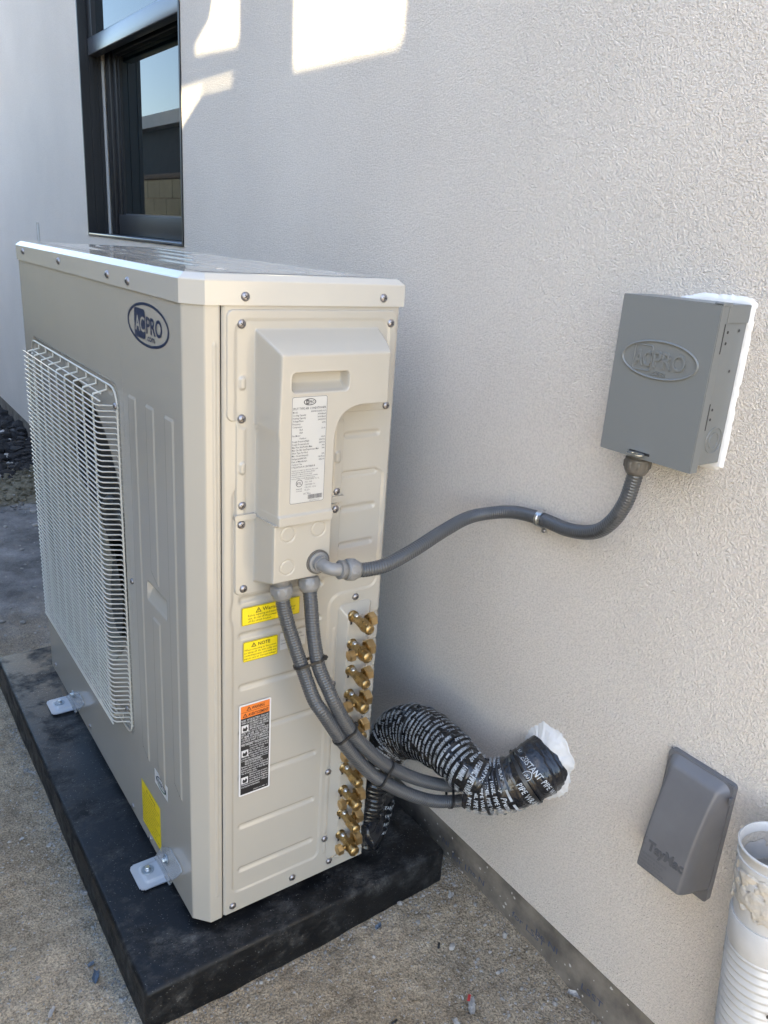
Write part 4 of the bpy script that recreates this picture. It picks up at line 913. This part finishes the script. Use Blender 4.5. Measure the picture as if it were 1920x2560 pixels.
# lower branch lying on the pad, crumpled
PD = Path([(.352, -.004, .050), (.366, .000, .052), (.386, .018, .070), (.40, .03, .12), (.415, .036, .175)], .0016)
mb = MB(); PD.tube(mb, lambda s, th: .026 + .006*(vnoise(s, np.cos(th)*.1, 60, 9)-.5) + .003*np.sin(4*th+s*40), 36); mb.build('lower_branch', M['foil'], bd)
PF = Path([(.375, .015, .0), (.39, .02, .03), (.42, .032, .10)], .0016)
mb = MB(); PF.tube(mb, lambda s, th: .025 + .008*(vnoise(s, np.cos(th)*.1, 50, 19)-.5) + .004*np.sin(3*th+s*60), 30); mb.build('lower_branch', M['wrap'], bd)
# tape print
def tape(P, base, s0, s1, pitch, size, parts, parent, seed, mini=True, tilt=1.):
    mb = MB(); rg = random.Random(seed); n = int((s1-s0)/pitch)
    for k in range(n):
        s = s0 + k*pitch; r = float(base(np.array(s)))+.0040; circ = 2*math.pi*r; x = rg.uniform(-circ*.15, circ*.1)
        while x < circ:
            t, b_, sc_ = rg.choice(parts)
            if t == '#':
                w_ = size*rg.choice((1.2, 1.8, 2.4)); V_ = []
                for a, c0 in ((0, .0), (w_, .0), (w_, size*.45), (0, size*.45)): V_.append((x+a, c0+size*.1))
                g = np.array(V_); f = [(0, 1, 2, 3)]
                nsub = 4; uu = np.linspace(x, x+w_, nsub+1); g = np.array([(q, size*.12) for q in uu] + [(q, size*.55) for q in uu]); f = [(i, i+1, nsub+2+i, nsub+1+i) for i in range(nsub)]
            else:
                g, f = glyphs(t, b_, 1, .35 if sc_ > 1 else 0.); g = g*size*sc_; w_ = g[:, 0].max(); g = g + np.array([x, 0])
            ss = s + g[:, 1] + tilt*g[:, 0]/circ*pitch; ok = (ss.max() < s1+.004)
            if ok: mb.add(P.map(ss, g[:, 0]/r + seed, r + .0006 + 0*ss), f, 0)
            x += w_ + size*rg.choice((.3, .5, .8, 1.6))
    o = mb.build('lettering', M['print'], parent)
words = [('PVC', .012, 1), ('10MIL', .012, 1), ('PIPE', .012, 1), ('WRAP', .012, 1), ('10MIL PIPE WRAP', .012, 1), ('#', 0, 1), ('WRAP', .012, 1), ('Premier', .008, 1.2)]
tape(PK, baseK, .150, LK-.004, .0102, .0080, words, sl1, 3)
tape(PE, baseE, .004, PE.L*.55, .0122, .0100, [('PVC 10MIL PIPE WRAP', .012, 1), ('PIPE WRAP', .012, 1), ('#', 0, 1), ('Premier', .012, 1.35)], sl2, 5)
tape(PE, baseE, PE.L*.60, PE.L-.028, .030, .0120, [('UV RESISTANT', .012, 1), ('PIPE WRAP TAPE', .012, 1)], sl2, 8)
tape(PF, lambda s: .028, .03, PF.L, .018, .010, [('UV RESISTANT', .012, 1), ('AN', .012, 1)], bd, 11)
# round mark near the wall
s_ = PE.L*.70; th_ = face_angle(PE, s_, (-.42, -1.05, 1.2)) ; mb = MB(); r_ = float(baseE(s_))+.0032
for (ra, rb) in ((.0085, .0074),):
    q = np.linspace(0, 2*np.pi, 33)[:-1]; P1 = PE.map(s_+ra*np.cos(q), th_+ra*np.sin(q)/r_, np.full(32, r_)); P2 = PE.map(s_+rb*np.cos(q), th_+rb*np.sin(q)/r_, np.full(32, r_))
    mb.add(np.concatenate([P1, P2]), [(k, (k+1) % 32, 32+(k+1) % 32, 32+k) for k in range(32)])
g, f = glyphs('UL', .02, 1); g = (g-np.array([.6, .35]))*.008; mb.add(PE.map(s_+g[:, 0]*0+g[:, 1], th_-g[:, 0]/r_, np.full(len(g), r_)), f); mb.build('certification_mark', M['print'], sl2)
for P, frac, base, hd, lb in ((PK, .62, baseK, (0, -.3, 1), 'black cable tie with a stubby head atop the arch of the printed pipe bundle'), (PK, .83, baseK, (-.2, -.3, 1), 'black cable tie on the descending half of the printed pipe bundle'),
                              (PE, .25, baseE, (0, .3, 1), 'black cable tie round the printed sleeve where conduits and pipes merge'), (PE, .66, baseE, (-.3, .5, 1), 'thick black cable tie round the sleeve next to the white sealant')):
    s_ = P.L*frac; tie([P.at(s_)], P.at(s_, P.T), float(base(np.array(s_)))+.0028, lb, width=.0052 if frac != .66 else .007, head_dir=hd)
# sealant round the hole
sc = MB(); cy, cz_ = -.262, .318
def seal_h(u, v):
    a = np.arctan2(v-cz_, u-cy); r = np.hypot((u-cy)/.060, (v-cz_)/.078)
    edge = 1 + .16*(vnoise(np.cos(a)+2, np.sin(a)+2, 3.1, 3)-.5) + .10*(vnoise(np.cos(a)+2, np.sin(a)+2, 9, 4)-.5)
    h = .011*sst(edge-r, 0, .5)*(.8+.4*vnoise(u, v, 50, 5)) + .0012*(vnoise(u, v, 160, 6)-.5) + .0025*(vnoise(u*.6+v, v*.3, 60, 7)-.5)
    return np.where(r < edge, h, -.002)
heightfield(sc, cy-.075, cy+.075, cz_-.095, cz_+.095, .0016, seal_h, FW)
tag(sc.build('wall_sealant', M['caulk']), 'lumpy white sealant smeared round the hole where the pipe bundle enters the wall', 'sealant', 'white sealant on the stucco')

# ================================================================ DISCONNECT BOX
db = root('disconnect_box', (W, -.396, .932), 'grey metal disconnect box with an embossed oval mark, mounted on the stucco', 'electrical box')
y0, y1, z0, z1 = -.4718, -.3205, .9325, 1.1505; XF = W-.065
o = MB(); o.box((XF+.0015, y0+.0004, z0+.009), (W, y1-.0022, z1-.0035), 0, .0012); body = o.build('body', M['box'], db)
o = MB()
o.prism(rrpoly(y0, y1, z0, z1, .002, 2), lambda u, v, h: (XF-h, u, v), 0, .0012)
o.box((XF, y0, z1-.0008), (W-.0018, y1, z1+.0010)); o.box((XF, y0-.0010, z0+.0002), (XF+.014, y0+.0003, z1)); o.box((XF+.0142, y0-.0014, z1-.0215), (W-.002, y0+.0003, z1+.0005)); o.box((XF, y1-.001, z0), (XF+.020, y1+.0006, z1)); o.box((XF, y0, z0), (XF+.008, y1, z0+.0012))
o.box((XF, y0-.0016, z1-.0020), (XF+.020, y0+.012, z1+.0030), 0, .0012)
cv_ = o.build('cover', M['box'], db)
FB = lambda r, u, h: (XF-.0012-h, -r, u)
def raised(mb, fr, outer, inner, h):
    n = len(outer); mid_o = [((a*3+c)/4, (b*3+d)/4) for (a, b), (c, d) in zip(outer, inner)]; mid_i = [((a+3*c)/4, (b+3*d)/4) for (a, b), (c, d) in zip(outer, inner)]
    V_ = [fr(a, b, 0) for a, b in outer]+[fr(a, b, h) for a, b in mid_o]+[fr(a, b, h) for a, b in mid_i]+[fr(a, b, 0) for a, b in inner]
    mb.add(V_, [(j*n+i, j*n+(i+1) % n, (j+1)*n+(i+1) % n, (j+1)*n+i) for j in range(3) for i in range(n)], 0, True)
o = MB(); cu_, cv2 = .3945, 1.0705; raised(o, FB, ell(cu_, cv2, .0615, .0262, 64), ell(cu_, cv2, .0580, .0232, 64), .0022)
raised(o, FB, rrpoly(.3540, .3840, 1.0535, 1.0885, .004), rrpoly(.3552, .3828, 1.0547, 1.0873, .003), .0016)
def raised_text(mb, fr, t, u, v, size, width, h, bold):
    for bo, hh in ((bold+.03, h*.5), (bold, h)):
        g, f = glyphs(t, bo, 3); g = g*size; g[:, 0] *= width/g[:, 0].max()
        n_ = len(g); top = [fr(a+u, b+v, hh) for a, b in g]; mb.add(top, f, 0)
        ed = {}
        for q in f:
            for i in range(len(q)): e = (q[i], q[(i+1) % len(q)]); ed[e] = 1
        be = [e for e in ed if (e[1], e[0]) not in ed]
        for a, b in be: mb.add([fr(g[a][0]+u, g[a][1]+v, 0), fr(g[b][0]+u, g[b][1]+v, 0), fr(g[b][0]+u, g[b][1]+v, hh), fr(g[a][0]+u, g[a][1]+v, hh)], [(0, 1, 2, 3)], 0)
raised_text(o, FB, 'AC', .3565, 1.0605, .029, .0255, .0022, .0); raised_text(o, FB, 'PRO', .3865, 1.0605, .031, .050, .0022, .0); raised_text(o, FB, '.com', .3850, 1.0500, .0120, .023, .0014, .0)
o.build('embossed_mark', M['box'], cv_)
o = MB()   # hasp
o.prism([(.3725, .9390), (.4065, .9390), (.4065, .9425), (.3725, .9425)], FB, .0001, .0006, 1)
q = np.linspace(0, 2*np.pi, 25)[:-1]; oo = [(.3900+.0135*math.cos(a), -.0045-.0095*math.sin(a)) for a in q]; ii = [(.3900+.0060*math.cos(a), -.0055-.0042*math.sin(a)) for a in q]
hv = lambda r, d, h: (XF-.0065+d-.006+.006, -r, .9400+h)
n_ = 24; V_ = [hv(a, b, 0) for a, b in oo]+[hv(a, b, 0) for a, b in ii]+[hv(a, b, .0014) for a, b in oo]+[hv(a, b, .0014) for a, b in ii]
F_ = []
for i in range(n_):
    j = (i+1) % n_; F_ += [(i, j, n_+j, n_+i), (2*n_+i, 2*n_+j, 3*n_+j, 3*n_+i), (i, j, 2*n_+j, 2*n_+i), (n_+i, n_+j, 3*n_+j, 3*n_+i)]
o.add(V_, F_, 0); o.build('hasp', [M['steel'], M['black']], cv_)
FD = lambda r, u, h: (r, y0-h, u)      # side of the box, right = +x
for (r, u0, u1) in ((.5185, 1.090, 1.1275), (.5205, .9900, 1.0255)):
    o = MB(); o.prism([(r-.0010, u0), (r+.0010, u0), (r+.0010, u1), (r-.0010, u1)], FD, -.001, .0012, 0); o.build('slot', M['black'], body)
for (r, u) in ((.5290, 1.117), (.5290, 1.103), (.5535, 1.119), (.5500, 1.067), (.5295, 1.017), (.5290, 1.004)):
    o = MB(); o.lathe([(.0034, .0), (.0032, -.0016)], (r, y0+.0022-.0020, u), (0, -1, 0), 0, 16); o.lathe([(.0020, 0), (.0020, .0004)], (r, y0+.0004, u), (0, -1, 0), 1, 12); o.build('screw_hole', [M['box'], M['black']], body)
for ra in (.0185, .0115):
    o = MB(); FK = lambda r, u, h: (r, y0+.0024-.0022-h, u)
    raised(o, FK, ell(.5465, .9745, ra*.98, ra, 40), ell(.5465, .9745, ra*.98-.0014, ra-.0014, 40), .0011); o.build('knockout', M['box'], body)
# paint/sealant bead round box
o = MB()
def bead_h(u, v):
    d = rr(u, v, -.3965, 1.0425, .0745, .1100, .003)
    edge = .0085 + .0012*(vnoise(u, v, 40, 3)-.5) + .0022*(vnoise(u, v, 150, 4)-.5) - .009*sst(u, -.40, -.36)
    edge = np.where(v < .935, .004, edge)
    return np.where(d < edge, .0032*sst(edge-d, 0, .006)+.0004*(vnoise(u, v, 120, 6)), -.002)
heightfield(o, -.500, -.300, .905, 1.178, .0016, bead_h, FW)
tag(o.build('wall_sealant', M['caulk']), 'white sealant bead showing along the top and right side of the grey box', 'sealant', 'white sealant on the stucco')

# ================================================================ OUTLET COVER
oc = root('outlet_cover', (W, -.55, .29), 'dark grey plastic weatherproof outlet cover bulging from the stucco low on the wall', 'outlet cover')
o = MB(); o.prism(rrpoly(-.6040, -.4960, .287, .4975, .006), FW, -.001, .011); o.box((W-.018, -.603, .470), (W-.009, -.6065, .481), 0, .001); o.build('base_plate', M['vent'], oc)
def hood(u, v):
    t = np.clip((.4960-v)/(.4960-.310), 0, 1); top = .019+.049*np.sin(np.clip(t, 0, 1)*1.35)**.85
    edge = -rr(u, v, -.55025, .39925, .05275, .09925, .018)/.014
    return .009 + (top-.009)*np.clip(smin(edge, 1+0*u, .35), 0, 1)
o = MB(); heightfield(o, -.6030, -.4975, .3000, .4985, .0018, hood, FW, skirt=.008); hd_ = o.build('hood', M['vent'], oc)
FH = lambda r, u, h: tuple(np.array(FW(-r, u, float(hood(np.array(-r), np.array(u)))+h)))
o = MB(); raised_text(o, FH, 'TayMac', .523, .352, .021, .062, .0013, .01)
put_poly(o, FH, [(.507, .369), (.519, .369), (.513, .358), (.519, .358), (.519, .356), (.506, .356), (.513, .367), (.507, .367)], .0008, 0)
for k in range(5): put_text(o, FH, ('WEATHERPROOF WHILE IN USE', 'COVER MUST BE CLOSED', 'WHEN NOT IN USE', 'LISTED COVER', 'WET LOCATIONS')[k], .517, .341-.006*k, .005, .0005, 0, width=.044-.004*(k % 3), res=1)
o.build('lettering', material('moulded lettering', (.075, .077, .084), .42), hd_)

# ================================================================ DRAIN PIPE (white corrugated, stucco splashed)
dp = root('drain_pipe', (.505, -.768, ZG), 'white corrugated drain pipe splashed with dried stucco, standing open-topped by the wall', 'pipe')
top = np.array((.484, -.712, .51)); bot = np.array((.507, -.770, ZG-.01)); ax = top-bot; LL = np.linalg.norm(ax); axn = ax/LL
o = MB(); prof = []
s_ = 0
zr = LL-.150
while s_ < zr: prof += [(.0455, s_), (.0495, s_+.0035), (.0495, s_+.0065), (.0455, s_+.010)]; s_ += .0125
prof += [(.0475, zr), (.0485, zr+.002), (.0490, zr+.046), (.0470, zr+.050)]
prof2 = prof + []
o.lathe(prof2, tuple(bot), tuple(axn), 0, 64); o.build('corrugated_tube', M['pvc'], dp, 60)
o = MB(); z5 = zr+.0495
o.lathe([(.0455, z5), (.0455, LL-.045), (.0478, LL-.044), (.0478, LL-.034), (.0462, LL-.033), (.0462, LL-.020), (.0484, LL-.019), (.0484, LL-.013), (.0470, LL-.012), (.0475, LL-.002), (.0492, LL), (.0492, LL+.003), (.0470, LL+.0042), (.0448, LL+.001), (.0445, LL-.02), (.043, LL-.3), (.002, LL-.302)], tuple(bot), tuple(axn), 0, 64)
o.f = [f for f in o.f if len(f) == 4]; o.m = o.m[:len(o.f)]; o.sm = o.sm[:len(o.f)]
o.build('socket_end', M['pvc'], dp, 50)
# crusts of stucco
Pp = Path([tuple(bot), tuple(top)], .002, 0)
o = MB()
S, TH = np.meshgrid(np.linspace(zr+.03, LL-.008, 90), np.linspace(0, 2*np.pi, 161), indexing='ij')
nz = .5*vnoise(S, TH*.048, 60, 2)+.35*vnoise(S, TH*.048, 150, 3)+.25*vnoise(S, TH*.048, 28, 8)
band = sst(S, zr+.045, zr+.075)*sst(-S, -(LL-.008), -(LL-.03))
H = np.where(nz*band > .44, .0478+.0060*(nz-.44), .0440)
X = Pp.map(S, TH, H).reshape(-1, 3); I = np.arange(S.size).reshape(S.shape); o.add(X, np.stack([I[:-1, :-1], I[1:, :-1], I[1:, 1:], I[:-1, 1:]], -1).reshape(-1, 4).tolist(), 0, True); o.build('stucco_crust', M['stucco_mud'], dp)
o = MB()
for k in range(26):
    s1_ = random.uniform(.1, zr); a = random.uniform(0, 6.28); q = random.uniform(.0015, .004)
    c0 = Pp.map(np.array([s1_+q*math.sin(t)*1.6 for t in np.linspace(0, 5.2, 6)]), np.array([a+q*math.cos(t)/.05 for t in np.linspace(0, 5.2, 6)]), np.full(6, .0499)); o.add(c0, [tuple(range(6))])
o.build('dirt_spots', M['slate'], dp)

# ================================================================ GRIT AND LITTER ON THE GROUND
ico_v = None
import bmesh
bm = bmesh.new(); bmesh.ops.create_icosphere(bm, subdivisions=1, radius=1); IV = np.array([tuple(v.co) for v in bm.verts]); IF = [tuple(v.index for v in f.verts) for f in bm.faces]; bm.free()
def scatter(name, n, region, size, mat, kind='stuff', flat=.6, dens=None, parent=None):
    mb = MB(); k = 0; tries = 0
    while k < n and tries < n*20:
        tries += 1; x = random.uniform(*region[0]); y = random.uniform(*region[1])
        if px0-.003 < x < px1+.003 and py0-.003 < y < py1+.003: continue
        if dens and random.random() > dens(x, y): continue
        s_ = size*random.lognormvariate(0, .45); j = 1+.35*(rng.random(IV.shape)-.5)*2
        a = random.uniform(0, 6.28); Rm = np.array([[math.cos(a), -math.sin(a), 0], [math.sin(a), math.cos(a), 0], [0, 0, 1]])
        v = (IV*j*np.array([1, random.uniform(.6, 1), flat]))@Rm*s_ + np.array([x, y, ZG+float(gh(np.array(x), np.array(y)))+s_*flat*.3]); mb.add(v, IF, 0, False); k += 1
    return tag(mb.build(name, mat, parent), kind=kind)
scatter('grit', 5200, ((-.7, W), (-.75, .9)), .0013, M['stone'])
scatter('pale_grit', 700, ((-.7, W), (-.75, .9)), .0010, M['scrap_w'])
scatter('pale_grit', 130, ((.15, W), (-.6, .1)), .0016, M['scrap_w'])
scatter('grit', 700, ((-.7, W), (.9, 3.4)), .005, M['stone'])
scatter('pale_grit', 260, ((.42, W), (-.75, -.02)), .0024, M['stone'])
scatter('grit', 900, ((-.22, .60), (-.18, 1.0)), .0020, M['stone'], dens=lambda x, y: math.exp(-60*max(0, min(abs(x-px0), abs(y-py0))-.01)))
scatter('soil_clods', 900, ((-.3, W+.02), (3.3, 5.2)), .02, M['soil'])
scatter('sand_clods', 500, ((-.3, W), (2.75, 3.4)), .012, M['ground'])
scatter('pale_grit', 90, ((-.2, W), (3.3, 5.0)), .014, M['scrap_w'])
def scrap(name, x, y, sz, mat, label, cat, asp=2., rot=0., seed=0, curl=.5, group=None):
    rg = random.Random(seed); n, m_ = 9, 6; V_ = []; z = ZG+float(gh(np.array(x), np.array(y)))+.003
    for i in range(n):
        for j in range(m_):
            a = (i/(n-1)-.5)*sz*asp*(1+rg.uniform(-.08, .08)); b = (j/(m_-1)-.5)*sz*(1+rg.uniform(-.25, .25))*(1-.5*abs(i/(n-1)-.5))
            V_.append((x+a*math.cos(rot)-b*math.sin(rot), y+a*math.sin(rot)+b*math.cos(rot), z+curl*sz*abs(j/(m_-1)-.5)*1.2+rg.uniform(0, sz*.15)))
    mb = MB(); top = [(i*m_+j, (i+1)*m_+j, (i+1)*m_+j+1, i*m_+j+1) for i in range(n-1) for j in range(m_-1)]
    mb.add(V_, top, 0, False); mb.add([(a, b, c-.0008) for a, b, c in V_], [f[::-1] for f in top], 0, False)
    return tag(mb.build(name, mat), label, cat, group)
scrap('plastic_scrap', -.161, .095, .012, M['scrap_b'], 'crumpled blue-grey plastic film against the long side of the pad', 'scrap', 2.2, 1.2, 1, 1.)
scrap('plastic_scrap', -.160, .128, .008, M['scrap_b'], 'small blue-grey plastic flake just behind the crumpled film', 'scrap', 1.6, .3, 2, .8)
scrap('plastic_scrap', .345, -.090, .010, M['scrap_b'], 'blue-grey lint tuft against the short edge of the pad', 'scrap', 1.6, .2, 3, .8)
scrap('paper_scrap', .345, -.335, .013, M['scrap_w'], 'torn whitish paper scrap lying on the bare ground left of a red flecked one', 'scrap', 2., 1.2, 4, .8)
ps = scrap('paper_scrap', .395, -.318, .013, M['scrap_w'], 'torn paper scrap with a red fleck on the bare ground', 'scrap', 2.6, .9, 5, .9)
mb = MB(); zq = ZG+float(gh(np.array(.395), np.array(-.318))); mb.add([(.392, -.308, zq+.011), (.403, -.300, zq+.012), (.406, -.304, zq+.0125), (.395, -.313, zq+.0118)], [(0, 1, 2, 3)]); mb.build('red_fleck', M['scrap_r'], ps)
scrap('stucco_chip', .575, -.405, .014, M['scrap_w'], 'white stucco chip fallen at the foot of the wall below the outlet cover', 'chip', 1.8, 2., 6, .7)
scrap('stucco_chip', .520, -.105, .012, M['scrap_w'], 'pale stucco crumb beside the near corner of the pad and the footing', 'chip', 1.4, .7, 7, .6)
scrap('paper_scrap', -.245, .065, .008, M['scrap_w'], 'tiny curled paper strip on the sandy ground at the near left', 'scrap', 2.6, .9, 8, .5)
scrap('paper_scrap', -.20, .52, .007, M['scrap_w'], 'white crumb on the ground halfway along the pad', 'scrap', 1.5, .3, 9, .5)
for k, (x, y, r_) in enumerate(((.425, -.185, .8), (.255, -.270, .1))):
    o = MB(); z = ZG+float(gh(np.array(x), np.array(y)))+.003; wire(o, [(x-.006*math.cos(r_), y-.006*math.sin(r_), z), (x+.006*math.cos(r_), y+.006*math.sin(r_), z)], .0022, 8)
    tag(o.build('wire_offcut', M['black']), ('short black wire offcut on the ground nearer the wall', 'short black wire offcut on the ground further out from the wall, below the pad edge')[k], 'offcut', 'black wire offcuts')
